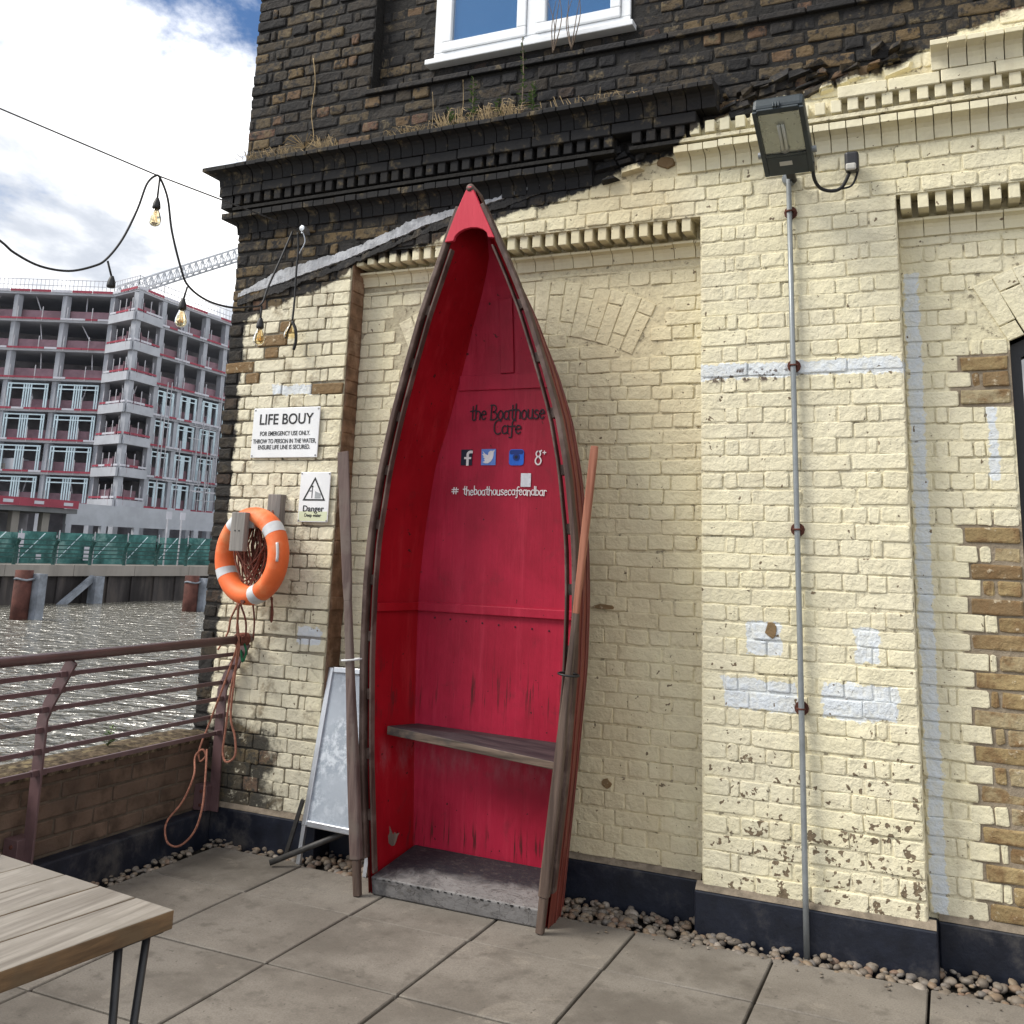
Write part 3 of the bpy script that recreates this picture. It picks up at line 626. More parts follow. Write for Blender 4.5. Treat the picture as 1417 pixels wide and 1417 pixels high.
for x0, x1 in ((-3.99, -1.5), (-1.42, 2.0)):
    cb.add([(x0, YP-0.035, 3.70+sagz(x0)), (x1, YP-0.035, 3.70+sagz(x1)), (x1, YP+0.01, 3.70+sagz(x1)), (x0, YP+0.01, 3.70+sagz(x0)), (x0, YP-0.035, 3.78+sagz(x0)), (x1, YP-0.035, 3.78+sagz(x1)), (x1, YP+0.01, 3.78+sagz(x1)), (x0, YP+0.01, 3.78+sagz(x0))],
           [(0, 3, 2, 1), (4, 5, 6, 7), (0, 1, 5, 4), (1, 2, 6, 5), (2, 3, 7, 6), (3, 0, 4, 7)])
    cb.add([(x0, YP-0.084, 3.682+sagz(x0)), (x1, YP-0.084, 3.682+sagz(x1)), (x1, YP+0.01, 3.682+sagz(x1)), (x0, YP+0.01, 3.682+sagz(x0)), (x0, YP-0.084, 3.701+sagz(x0)), (x1, YP-0.084, 3.701+sagz(x1)), (x1, YP+0.01, 3.701+sagz(x1)), (x0, YP+0.01, 3.701+sagz(x0))],
           [(0, 3, 2, 1), (4, 5, 6, 7), (0, 1, 5, 4), (1, 2, 6, 5), (2, 3, 7, 6), (3, 0, 4, 7)])
cb.build('cornice_core', 'mortar', bld)
# cornice return round the left corner
def ret(prof):
    mb = MB(); n = len(prof); z0 = sagz(-4.0)
    for yy, base in ((0, 1), (2.5, 0)):
        mb.v += [(-3.99-(p if p > 0 else -0.02), (YP-(p if p > 0 else -0.02)) if base else YP+2.5, z+z0) for p, z in prof]
    mb.v += [(-3.99, YP-(p if p > 0 else -0.02), z+z0) for p, z in prof]
    mb.f = [(i, i+1, i+1+n, i+n) for i in range(n-1)]+[(i+2*n, i+1+2*n, i+1, i) for i in range(n-1)]
    mb.f = [f[::-1] for f in mb.f]; mb.a = [(0.2, 0, 0.5, 1)]*(3*n); return mb
ret(CYM_U).build('cornice_return', 'brick', bld, attr=True); ret(CYM_L).build('cornice_return', 'brick', bld, attr=True)
ret([(0.0, 3.838), (0.100, 3.836), (0.100, 3.776), (0.088, 3.776), (0.088, 3.70), (0.04, 3.70), (0.0, 3.69)]).build('cornice_return', 'brick', bld, attr=True)
# panel heads: dentils and small moulding inside each recess
for (p0, p1) in ((-3.13, -1.07), (-0.155, 1.95)):
    x = p0+0.018
    while x < p1-0.04:
        at = (rg.random(), 0, rg.random(), 1)
        MB().box(x, x+0.046, YP+0.016+rg.uniform(-0.003, 0.003), YD+0.02, 3.229+rg.uniform(-0.002, 0.002), 3.303, at).build('dentil', 'moulded', bld, attr=True, bevel=0.003, seg=1)
        x += 0.0748
    x = p0
    while x < p1-0.02:
        xe = min(x+0.1115, p1); at = (rg.random(), 0, rg.random(), 1)
        o = extr(CYM_P, x+0.0018, xe-0.0018, YD, at, rg, 0.001).build('panel_moulding', 'moulded', bld, attr=True, bevel=0.0012, seg=1)
        o.location.z = -sagz((x+xe)/2); x = xe
# upper ledge course under the window recess
x = UX0-0.03
while x < 2.0:
    xe = min(x+0.235, 2.0); za = 4.298
    MB().add([(x+.003, YP-0.022, za), (xe-.003, YP-0.022, za), (xe-.003, YP+0.1, za), (x+.003, YP+0.1, za), (x+.003, YP-0.020, za+0.032), (xe-.003, YP-0.020, za+0.032), (xe-.003, YP+0.09, za+0.075), (x+.003, YP+0.09, za+0.075)],
             [(0, 3, 2, 1), (4, 5, 6, 7), (0, 1, 5, 4), (1, 2, 6, 5), (2, 3, 7, 6), (3, 0, 4, 7)], (rg.random()*0.45, 0, 0.5, 1)).build('ledge_brick', 'brick', bld, attr=True, bevel=0.004, seg=1)
    x = xe
# old roof line: mortar flashing and rubble ridge
hi = [(-3.95, 3.138), (-3.80, 3.20), (-3.638, 3.262), (-3.4, 3.30), (-3.156, 3.338), (-2.95, 3.41), (-2.716, 3.485), (-2.402, 3.523), (-2.25, 3.537), (-2.034, 3.590), (-1.86, 3.63), (-1.66, 3.665)]
lo = [(-3.95, 3.098), (-3.80, 3.128), (-3.628, 3.165), (-3.4, 3.22), (-3.151, 3.276), (-2.95, 3.336), (-2.697, 3.409), (-2.40, 3.479), (-2.249, 3.505), (-2.03, 3.552), (-1.86, 3.59), (-1.66, 3.648)]
def ridge(hi, lo, thick, mat, name, seed, jag):
    rg = random.Random(seed); mb = MB(); NS = 260; xs = [hi[0][0]+(hi[-1][0]-hi[0][0])*k/NS for k in range(NS+1)]; vs = []; wa = wb = 0.0
    for x in xs:
        wa = wa*0.72+rg.gauss(0, jag*0.5); wb = wb*0.8+rg.gauss(0, jag*0.22)
        a, b = interp(hi, x)+wa-jag*0.4, interp(lo, x)+wb
        if a < b+0.006: a = b+0.006
        m = a*0.5+b*0.5
        vs += [(x, YP+0.01, a), (x, YP-thick*rg.uniform(0.7, 1.0), a-0.003), (x, YP-thick*rg.uniform(0.8, 1.3), m), (x, YP-thick*rg.uniform(0.9, 1.4), b), (x, YP+0.01, b-0.003)]
    fs = [(5*i+k+1, 5*i+k, 5*i+5+k, 5*i+6+k) for i in range(NS) for k in range(4)]
    return mb.add(vs, [f[::-1] for f in fs]).build(name, mat, bld)
ridge([(x, z-0.14*(z-interp(lo, x))) for x, z in hi], lo, 0.007, 'flashing', 'mortar_flashing', 4, 0.006)
ridge([(x, z-0.002) for x, z in lo], [(x, z-0.050) for x, z in lo], 0.006, 'tar', 'tarred_ridge', 5, 0.014)
rr = random.Random(8)
for k in range(60):   # torn-off stubs of the cornice along the roof line
    x = rr.uniform(-1.66, -0.06); z = zline(x)+rr.uniform(-0.02, 0.13)
    w, h, d = rr.uniform(0.05, 0.15), rr.uniform(0.022, 0.055), rr.uniform(0.015, 0.055)
    mb = MB(); P = []
    for (sx_, sz_) in ((-1, -1), (1, -1), (1, 1), (-1, 1)): P.append((x+sx_*w/2+rr.uniform(-.015, .015), z+sz_*h/2+rr.uniform(-.01, .01)+sx_*w*0.11))
    mb.add([(px, YP+0.01, pz) for px, pz in P]+[(x+(px-x)*0.75, YP-d*rr.uniform(.5, 1.1), z+(pz-z)*0.7) for px, pz in P],
           [(i, (i+1) % 4, 4+(i+1) % 4, 4+i) for i in range(4)]+[(4, 5, 6, 7)], (rr.random(), 0, rr.random(), 1))
    mb.build('broken_stub', 'brick' if k % 3 else 'tar', bld, attr=True)
# plinth upstand and mortar fillet
pl = MB(); pf = MB(); PT = 0.185
for (x0, x1, yf) in ((-3.80, -3.10, YP), (-3.10, -1.10, YD), (-1.10, -0.12, YP), (-0.12, 1.95, YD), (1.95, 6.9, YP)):
    y = yf-0.028; pl.box(x0, x1, y, yf+0.15, -0.05, PT)
    q = (x0+0.004, x1-0.004)
    pf.add([(q[0], y+0.003, PT+0.001), (q[1], y+0.003, PT+0.001), (q[1], yf+0.012, PT+0.030), (q[0], yf+0.012, PT+0.030), (q[0], yf+0.012, PT), (q[1], yf+0.012, PT)], [(0, 1, 2, 3), (0, 3, 4), (1, 5, 2)])
pl.build('plinth_upstand', 'navy', bld, bevel=0.008); pf.build('mortar_fillet', 'fillet', bld)
# upper white window
WX0, WX1, WZ0, WZ1, WY = -2.70, -1.47, 4.455, 5.75, YP+0.075
def bars(mb, x0, x1, z0, z1, y, w, d):
    for (a, b, c, e) in ((x0, x1, z0, z0+w), (x0, x1, z1-w, z1), (x0, x0+w, z0+w+.0005, z1-w-.0005), (x1-w, x1, z0+w+.0005, z1-w-.0005)): mb.box(a, b, y, y+d, c, e)
    return mb
wf = bars(MB(), WX0, WX1, WZ0+0.024, WZ1, WY, 0.055, 0.06).build('window', 'upvc', bld, bevel=0.005)
MB().box(WX0-0.03, WX1+0.03, WY-0.055, WY+0.05, WZ0-0.012, WZ0+0.022).build('sill', 'upvc', wf, bevel=0.005)
wm = (WX0+WX1)/2+0.02
MB().box(wm-0.03, wm+0.03, WY-0.001, WY+0.059, WZ0+0.081, WZ1-0.058).build('mullion', 'upvc', wf, bevel=0.005)
for (a, b) in ((WX0+0.057, wm-0.032), (wm+0.032, WX1-0.057)):
    bars(MB(), a, b, WZ0+0.082, WZ1-0.058, WY-0.012, 0.058, 0.05).build('casement', 'upvc', wf, bevel=0.005)
    MB().box(a+0.055, b-0.055, WY+0.012, WY+0.022, WZ0+0.137, WZ1-0.113).build('pane', 'window_glass', wf)
# black window on the right, with arched head
bw = MB(); yb = YD+0.075; n = 14
outer = [(OX0+0.004, OZ0)]+[(A2['xc']+(A2['R']-0.004)*math.sin(t), A2['zc']+(A2['R']-0.004)*math.cos(t)) for t in [-A2['th']+2*A2['th']*k/n for k in range(n+1)]]+[(OX1-0.004, OZ0)]
inner = [(x+(0.05 if x < A2['xc'] else -0.05) if abs(x-A2['xc']) > 0.5 else x, max(z-0.05, OZ0+0.05) if z > OZ0+0.01 else OZ0+0.05) for x, z in outer]
m_ = len(outer)
bw.v = [(x, yb, z) for x, z in outer]+[(x, yb, z) for x, z in inner]+[(x, yb+0.05, z) for x, z in inner]
bw.f = [(i, (i+1) % m_, m_+(i+1) % m_, m_+i) for i in range(m_)]+[(m_+i, m_+(i+1) % m_, 2*m_+(i+1) % m_, 2*m_+i) for i in range(m_)]
bw.f = [f[::-1] for f in bw.f]; bw.a = [(0, 0, 0, 1)]*len(bw.v)
sw = bw.build('steel_window', 'black_metal', bld)
gl = MB(); gl.add([(x, yb+0.045, z) for x, z in inner], [tuple(range(m_))[::-1]]); gl.build('pane', 'dark_glass', sw)
for xx in (0.335, 0.62, 0.91, 1.20): MB().box(xx+0.012, xx+0.034, yb+0.005, yb+0.043, OZ0+0.05, A2['zc']+math.sqrt(A2['R']**2-(xx-A2['xc'])**2)-0.05).build('glazing_bar', 'black_metal', sw)
for zz_ in (1.30, 1.78, 2.29): MB().box(OX0+0.05, OX1-0.05, yb+0.008, yb+0.044, zz_, zz_+0.022).build('glazing_bar', 'black_metal', sw)
MB().box(OX0-0.0, OX0+0.006, YD+0.01, yb+0.05, OZ0, 2.62).box(OX1-0.006, OX1, YD+0.01, yb+0.05, OZ0, 2.62).box(OX0, OX1, YD+0.012, yb+0.06, OZ0-0.02, OZ0-0.002).build('window_reveal', 'reveal', bld)
# ------------------------------------------------------------------ parapet wall on the river side
par = thing('parapet_wall', 'low dark brick parapet with a mossy top under the brown railing', 'wall', (-3.95, 2.0, 0))
PX, PO, PZ = -3.862, -4.10, 0.555
MB().box(PO, PX-0.006, -6, YP+0.002, -4.3, PZ-0.03).build('wall_core', 'parapet_mortar', par)
rg = random.Random(9); k = 0; z = 0.17
while z < PZ-0.04:
    y = 4.585-(0.11 if k % 2 else 0); ln = 0.225
    ys = [4.585]+([4.475] if k % 2 else []); 
    while ys[-1] > 0.2: ys.append(ys[-1]-ln+rg.uniform(-.006, .006))
    for a, b in zip(ys, ys[1:]):
        MB().box(PX-0.02, PX+rg.uniform(-0.003, 0.004), b+0.005, a-0.005, z+0.005, z+0.073).build('brick', 'parapet_brick', par, bevel=0.006)
    z += 0.078; k += 1
cap = MB(); n = 120; rows_ = []
for i in range(n+1):
    y = YP-(YP+1.5)*i/n
    prof = [(PX+0.004, PZ-0.035), (PX+0.006+rg.uniform(-.004, .006), PZ-0.006), (PX-0.03, PZ+rg.uniform(-.004, .008)), (PX-0.09, PZ+rg.uniform(0, .014)), (PX-0.16, PZ+rg.uniform(-.002, .012)), (PO-0.005, PZ-0.004), (PO-0.006, PZ-0.04)]
    rows_.append([(x, y-0.001, z) for x, z in prof])
for r_ in rows_: cap.v += r_
cap.f = [(7*i+j, 7*i+j+1, 7*i+8+j, 7*i+7+j) for i in range(n) for j in range(6)]; cap.a = [(0, 0, 0, 1)]*len(cap.v)
cap.build('mossy_cap', 'moss_cap', par, smooth=True)
MB().box(PX-0.01, -3.785, -5.9, YP-0.03, -0.05, 0.165).build('upstand', 'navy', par, bevel=0.01)

# ------------------------------------------------------------------ gravel strip
def icos():
    t = (1+5**.5)/2; v = [Vector(p).normalized() for p in ((-1, t, 0), (1, t, 0), (-1, -t, 0), (1, -t, 0), (0, -1, t), (0, 1, t), (0, -1, -t), (0, 1, -t), (t, 0, -1), (t, 0, 1), (-t, 0, -1), (-t, 0, 1))]
    f = [(0, 11, 5), (0, 5, 1), (0, 1, 7), (0, 7, 10), (0, 10, 11), (1, 5, 9), (5, 11, 4), (11, 10, 2), (10, 7, 6), (7, 1, 8), (3, 9, 4), (3, 4, 2), (3, 2, 6), (3, 6, 8), (3, 8, 9), (4, 9, 5), (2, 4, 11), (6, 2, 10), (8, 6, 7), (9, 8, 1)]
    cache = {}; nf = []
    def mid(a, b):
        k = (min(a, b), max(a, b))
        if k not in cache: v.append(((v[a]+v[b])/2).normalized()); cache[k] = len(v)-1
        return cache[k]
    for a, b, c in f:
        x, y, z = mid(a, b), mid(b, c), mid(c, a); nf += [(a, x, z), (b, y, x), (c, z, y), (x, y, z)]
    return v, nf
IV, IF = icos(); gv = MB(); rg = random.Random(21)
def pebble(x, y, z, s):
    rot = Matrix.Rotation(rg.uniform(0, 6.3), 3, 'Z') @ Matrix.Rotation(rg.uniform(-.5, .5), 3, 'X')
    sc = Vector((s*rg.uniform(.85, 1.4), s*rg.uniform(.75, 1.1), s*rg.uniform(.5, .8))); at = (rg.random(), 0, 0, 1)
    ph = rg.uniform(0, 6)
    gv.add([rot @ Vector((p.x*sc.x*(1+.10*math.sin(3*p.y+ph)), p.y*sc.y*(1+.10*math.sin(2.5*p.z+ph)), p.z*sc.z))+Vector((x, y, z)) for p in IV], IF, at)
def strip(x0, x1, y0, y1, n, big=1.0):
    for _ in range(n):
        x = rg.uniform(x0, x1); y = rg.uniform(y0, y1); t = (y-y0)/(y1-y0)
        pebble(x, y, -0.004+0.030*t*rg.random(), rg.choice((rg.uniform(0.007, 0.014), rg.uniform(0.012, 0.020), rg.uniform(0.016, 0.027)))*big)
strip(-3.10, -1.10, 4.465, 4.70, 620); strip(-1.10, -0.12, 4.455, 4.57, 190); strip(-0.12, 1.4, 4.455, 4.70, 480); strip(-3.77, -3.10, 4.50, 4.568, 90, 0.9)
for _ in range(260): pebble(rg.uniform(-3.785, -3.690), rg.uniform(1.6, 4.5), rg.uniform(-0.004, 0.008), rg.uniform(0.010, 0.019))
for _ in range(26): pebble(rg.uniform(-1.6, 0.3), rg.uniform(4.36, 4.47), 0.012, rg.uniform(0.003, 0.007))
tag(gv.build('gravel', 'gravel', None, smooth=True, attr=True), 'strip of brown river pebbles along the foot of the walls', 'gravel', kind='stuff')

# ------------------------------------------------------------------ the boat
boat = thing('upright_boat', 'red painted half boat standing upright as a tall seat against the wall', 'boat', (-2.14, 4.45, 0))
T_HW = [(0, .455), (.6, .52), (1.07, .550), (1.4, .556), (1.65, .548), (2.0, .505), (2.26, .453), (2.5, .385), (2.8, .292), (3.0, .214), (3.28, .100), (3.465, .016)]
T_HB = [(0, .40), (.6, .455), (1.07, .50), (1.4, .507), (1.65, .497), (2.0, .452), (2.26, .40), (2.5, .325), (2.8, .205), (3.0, .12), (3.28, .030), (3.465, .008)]
T_YB = [(0, 4.68), (2.5, 4.68), (2.8, 4.655), (3.0, 4.61), (3.28, 4.50), (3.465, 4.36)]
T_CX = [(0, -2.137), (2.26, -2.138), (2.65, -2.150), (3.0, -2.163), (3.28, -2.180), (3.465, -2.187)]
T_IN = [(0, .395), (.6, .425), (1.07, .442), (1.4, .446), (1.69, .428), (2.06, .382), (2.24, .325), (2.54, .243), (2.8, .165), (2.97, .105), (3.18, .01), (3.465, .004)]
T_IY = [(0, 4.62), (2.6, 4.62), (2.97, 4.58), (3.18, 4.50), (3.465, 4.33)]
def smt(tab, z): return (interp(tab, z-0.05)+interp(tab, z)*2+interp(tab, z+0.05))/4 if 0.06 < z < 3.40 else interp(tab, z)
def YG(z): return 4.300-0.05*(z/3.465)**3
ZS = [3.465*k/46 for k in range(47)]
out = MB(); m = 0
for z in ZS:
    hw, hb, yb_, cx, yg = smt(T_HW, z), smt(T_HB, z), smt(T_YB, z), smt(T_CX, z), YG(z); sec = []
    for k in range(6):
        t = k/5; sec.append((hw+(hb-hw)*t+0.020*math.sin(math.pi*t)*min(1, hw/.3), yg+(yb_-0.05-yg)*t))
    sec += [(hb*0.82, yb_-0.012), (hb*0.5, yb_)]
    full = [(cx-a, b) for a, b in sec]+[(cx+a, b) for a, b in sec[::-1]]; m = len(full)
    out.v += [(a, b, z) for a, b in full]
out.f = [(m*i+j, m*i+j+1, m*i+m+j+1, m*i+m+j) for i in range(46) for j in range(m-1)]; out.a = [(0, 0, 0, 1)]*len(out.v)
out.build('hull', 'hull_out', boat, smooth=True)
for zk in (0.10, 0.20, 0.30):   # lands of the strakes on the outside of the hull
    for sgn in (-1, 1):
        L = MB(); P = []
        for z in ZS[:-2]:
            hw, hb, yb_, cx, yg = smt(T_HW, z), smt(T_HB, z), smt(T_YB, z), smt(T_CX, z), YG(z); t = zk/0.38
            P.append((cx+sgn*(hw+(hb-hw)*t+0.020*math.sin(math.pi*t)*min(1, hw/.3)+0.002), yg+(yb_-0.05-yg)*t, z))
        L.tube(P, 0.004, 5).build('strake_edge', 'hull_out', boat)
ins = {}
for sgn, nm in ((-1, 'side_lining'), (1, 'side_lining')):
    s_ = MB()
    for z in ZS:
        hw, hi_, cx, yg, yi = smt(T_HW, z)-0.014, smt(T_IN, z), smt(T_CX, z), YG(z)+0.002, smt(T_IY, z)
        for k in range(5):
            t = k/4; s_.v.append((cx+sgn*(hw+(hi_-hw)*t+0.012*math.sin(math.pi*t)*min(1, hw/.3)), yg+(yi-yg)*t, z))
    s_.f = [(5*i+j, 5*i+j+1, 5*i+6+j, 5*i+5+j) for i in range(46) for j in range(4)]
    if sgn > 0: s_.f = [f[::-1] for f in s_.f]
    s_.a = [(0, 0, 0, 1)]*len(s_.v); s_.build(nm, 'red_side', boat, smooth=True)
bb = MB()
for z in ZS:
    hi_, cx, yi = smt(T_IN, z)+0.004, smt(T_CX, z), smt(T_IY, z)-0.001
    bb.v += [(cx-hi_, yi, z), (cx, yi, z), (cx+hi_, yi, z)]
bb.f = [(3*i+j, 3*i+j+1, 3*i+4+j, 3*i+3+j) for i in range(46) for j in range(2)]; bb.a = [(0, 0, 0, 1)]*len(bb.v)
bb.build('back_board', 'red_paint', boat)
def sweep(path, w, d):   # path of (x, y, z); rectangular section, w across in the xz plane, d in y
    mb = MB(); P = [Vector(p) for p in path]; n = len(P)
    for i, p in enumerate(P):
        t = P[min(i+1, n-1)]-P[max(i-1, 0)]; nn = Vector((-t.z, 0, t.x)).normalized()
        for a, b in ((-1, -1), (1, -1), (1, 1), (-1, 1)): mb.v.append(tuple(p+nn*w/2*a+Vector((0, d/2*b, 0))))
    mb.f = [(4*i+j, 4*i+4+j, 4*i+4+(j+1) % 4, 4*i+(j+1) % 4) for i in range(n-1) for j in range(4)]+[(0, 1, 2, 3), (4*n-1, 4*n-2, 4*n-3, 4*n-4)]
    mb.a = [(0, 0, 0, 1)]*len(mb.v); return mb
for sgn in (-1, 1):
    zt = [0.16+(3.36-0.16)*k/40 for k in range(41)]
    sweep([(smt(T_CX, z)+sgn*(smt(T_HW, z)+0.005), YG(z)-0.008, z) for z in zt], 0.026, 0.046).build('outer_gunwale', 'gunwale', boat, bevel=0.005)
    zi = [0.10+(3.14-0.10)*k/36 for k in range(37)]
    sweep([(smt(T_CX, z)+sgn*(smt(T_HW, z)-0.040), YG(z)-0.002, z) for z in zi], 0.011, 0.040).build('inner_gunwale', 'gunwale', boat, bevel=0.004)
    z = 0.35
    while z < 3.0:
        t = (smt(T_HW, z+.03)-smt(T_HW, z-.03))/0.06*sgn
        p = Vector((smt(T_CX, z)+sgn*(smt(T_HW, z)-0.022), YG(z)+0.014, z))
        sweep([p-Vector((t, 0, 1))*0.025, p+Vector((t, 0, 1))*0.025], 0.027, 0.036).build('gunwale_spacer', 'gunwale', boat, bevel=0.003)
        z += 0.275
# breasthook at the bow
zb = 3.172; bh = []
for z in (zb, 3.25, 3.33, 3.40, 3.445, 3.462): bh.append((smt(T_CX, z)-smt(T_HW, z)+0.001+0.05*max(0, z-3.36), z))
for z in (3.462, 3.445, 3.40, 3.33, 3.25, zb-0.004): bh.append((smt(T_CX, z)+smt(T_HW, z)-0.006, z))
cxb = smt(T_CX, zb); hwb = smt(T_HW, zb)
for k in range(9):
    a = math.pi*k/8; bh.append((cxb+0.006+(hwb-0.045)*math.cos(a), zb+0.002+0.062*math.sin(a)))
bm = MB(); bm.prism(bh, 4.222, 4.244)
bm.build('breasthook', 'red_bow', boat, bevel=0.003)
MB().tube([(-2.184, 4.222, 3.455), (-2.186, 4.33, 3.44), (-2.182, 4.46, 3.33), (-2.176, 4.54, 3.2)], [0.022, 0.024, 0.022, 0.018], 10).build('stem_post', 'gunwale', boat, smooth=True)
# mouldings on the back board
yb0 = 4.617
MB().box(-2.395, -1.84, yb0-0.008, yb0+0.006, 2.458, 2.540).build('panel_rail', 'red_paint', boat, bevel=0.003)
sweep([(-2.112-0.02*(z-2.545), smt(T_IY, z)-0.005, z) for z in [2.545+0.04*k for k in range(11)]], 0.078, 0.014).build('panel_stile', 'red_paint', boat, bevel=0.003)
MB().box(-2.575, -1.70, yb0-0.018, yb0+0.006, 1.292, 1.338).build('batten', 'red_paint', boat, bevel=0.004)
for sgn in (-1, ):
    z = 1.315; MB().obox((smt(T_CX, z)+sgn*(smt(T_HW, z)-0.028), 4.335, 1.294), (sgn*-0.012, 0, 0), (0.085, 0.278, 0), (0, 0, 0.042)).build('batten', 'red_side', boat, bevel=0.003)
for k in range(9): MB().lathe([(0.0, -0.001), (0.0045, 0), (0.0045, 0.004)], (-2.48+k*0.092, yb0-0.001, 1.262-0.004*k), 8, 'Y').build('nail_head', 'red_lettering_black', boat)
# seat plank and floor
tw = MB(); fl, fr = (-2.625, 4.405, .742), (-1.655, 4.405, .668)
tw.add([(fl[0]+.02, 4.405, fl[2]-.042), (fr[0], 4.405, fr[2]-.036), (fr[0]-.04, 4.618, .672), (fl[0]+.075, 4.618, .690), (fl[0]+.02, 4.405, fl[2]), (fr[0], 4.405, fr[2]), (fr[0]-.04, 4.618, .716), (fl[0]+.075, 4.618, .730)],
       [(0, 3, 2, 1), (4, 5, 6, 7), (0, 1, 5, 4), (1, 2, 6, 5), (2, 3, 7, 6), (3, 0, 4, 7)])
t_o = tw.build('seat_plank', 'thwart_wood', boat, bevel=0.004); t_o.data.materials.append(MATS['thwart_edge']); t_o.data.polygons[2].material_index = 1
fb = MB()
fb.add([(-2.565, 4.286, 0.008), (-1.715, 4.286, 0.008), (-1.745, 4.616, 0.008), (-2.530, 4.616, 0.008), (-2.572, 4.278, 0.088), (-1.715, 4.278, 0.084), (-1.745, 4.616, 0.150), (-2.530, 4.616, 0.155)],
       [(0, 3, 2, 1), (4, 5, 6, 7), (0, 1, 5, 4), (1, 2, 6, 5), (2, 3, 7, 6), (3, 0, 4, 7)])
fb.build('floor_plank', 'floor_worn', boat, bevel=0.006)
nz = MB()
for k in range(22):
    x = -2.55+k*0.037+random.uniform(-.008, .008); nz.box(x, x+random.uniform(.004, .016), 4.2765, 4.2795, 0.078+random.uniform(-.003, .003), 0.083)
nz.build('tacking_strip', 'sign_black', boat)
sn = MB(); sn.prism([(-2.540, .215), (-2.522, .205), (-2.508, .210), (-2.500, .228), (-2.494, .252), (-2.484, .270), (-2.502, .262), (-2.512, .268), (-2.518, .255), (-2.526, .266), (-2.541, .292), (-2.538, .262), (-2.546, .248)], 4.372, 4.376)
so = sn.build('torn_patch', 'oar_dark', boat); so.rotation_euler = (0, 0, 0)
# painted lettering: single-stroke hand letters
def A_(cx, cz, rx, rz, a0, a1, n=10): return [(cx+rx*math.cos(math.radians(a0+(a1-a0)*k/n)), cz+rz*math.sin(math.radians(a0+(a1-a0)*k/n))) for k in range(n+1)]
GL = {'t': (.42, [[(.2, .95), (.2, .15)]+A_(.33, .15, .13, .15, 180, 300, 6), [(0, .62), (.4, .66)]]),
      'h': (.52, [[(.05, 1.0), (.05, 0)], [(.05, .35)]+A_(.24, .38, .18, .22, 150, 0, 8)+[(.42, 0)]]),
      'e': (.52, [[(.04, .32), (.42, .36)]+A_(.24, .30, .19, .30, 12, 320, 14)]),
      'B': (.62, [[(.06, 0), (.06, 1.02)], [(.0, 1.0)]+A_(.2, .78, .26, .24, 90, -90, 10)+A_(.2, .27, .36, .27, 90, -90, 10)+[(.0, .02)]]),
      'o': (.52, [A_(.24, .30, .20, .30, 90, 450, 18)]),
      'a': (.54, [A_(.22, .30, .19, .29, 60, 320, 14), [(.42, .60), (.42, .05), (.50, 0)]]),
      'u': (.54, [[(.05, .6), (.05, .22)]+A_(.23, .2, .18, .2, 180, 350, 8)+[(.42, .6)], [(.42, .3), (.44, 0)]]),
      's': (.44, [A_(.21, .45, .15, .14, 40, 230, 8)+A_(.19, .15, .17, .15, 70, -140, 9)]),
      'C': (.60, [A_(.34, .5, .30, .52, 55, 305, 18)]),
      'f': (.42, [A_(.36, .72, .16, .24, 60, 180, 7)+[(.2, -.18)]+A_(.1, -.2, .1, .1, 0, -130, 5), [(.02, .5), (.38, .54)]]),
      'n': (.52, [[(.05, .6), (.05, 0)], [(.05, .35)]+A_(.24, .38, .18, .22, 150, 0, 8)+[(.42, 0)]]),
      'd': (.54, [A_(.22, .30, .19, .29, 60, 320, 14), [(.42, 1.0), (.42, 0)]]),
      'c': (.46, [A_(.24, .30, .20, .30, 50, 310, 12)]),
      'b': (.52, [[(.05, 1.0), (.05, 0)], A_(.23, .30, .19, .29, 150, -150, 14)]),
      'r': (.42, [[(.05, .6), (.05, 0)], [(.05, .35)]+A_(.22, .4, .16, .2, 150, 40, 6)]),
      'g': (.52, [A_(.24, .68, .17, .19, 90, 450, 14), A_(.24, .20, .22, .26, 90, 450, 16), [(.38, .84), (.47, .9)]]),
      '#': (.62, [[(.2, .85), (.17, .0)], [(.42, .85), (.4, .0)], [(.02, .58), (.6, .6)], [(.0, .28), (.58, .3)]]),
      '+': (.3, [[(.12, .2), (.12, .0)], [(.02, .1), (.22, .1)]]), ' ': (.3, [])}
def ribbon(mb, P, w, y):
    n = len(P); L = []
    for i in range(n):
        a, b = P[max(i-1, 0)], P[min(i+1, n-1)]; dx, dz = b[0]-a[0], b[1]-a[1]; l = math.hypot(dx, dz) or 1
        ex = 0.45*w*((-1 if i == 0 else 0)+(1 if i == n-1 else 0))
        x, z = P[i][0]+dx/l*ex, P[i][1]+dz/l*ex; nx, nz = -dz/l*w/2, dx/l*w/2; L += [(x+nx, y, z+nz), (x-nx, y, z-nz), (x-nx, y+0.0015, z-nz), (x+nx, y+0.0015, z+nz)]
    fs = [(4*i+j, 4*i+4+j, 4*i+4+(j+1) % 4, 4*i+(j+1) % 4) for i in range(n-1) for j in range(4)]+[(0, 1, 2, 3), (4*n-1, 4*n-2, 4*n-3, 4*n-4)]
    mb.add(L, fs)
def write(text, x0, x1, z, hgt, w, y, slant=0.0, wob=0.0, dzdx=0.0):
    tot = sum(GL[c][0] for c in text); mb = MB(); x = x0; u = (x1-x0)/tot; rg = random.Random(len(text)); q = 0
    for c in text:
        wd, st = GL[c]; dz = rg.uniform(-wob, wob)
        for s_ in st: ribbon(mb, [(x+px*u+pz*hgt*slant, z+dz+pz*hgt+dzdx*(x-x0)) for px, pz in s_], w, y+0.00012*(q % 4)); q += 1
        x += wd*u
    return mb
yt = 4.6135
write('the Boathouse', -2.322, -1.888, 2.298, 0.078, 0.0074, yt, 0.03, 0.003).build('black_lettering', 'red_lettering_black', boat)
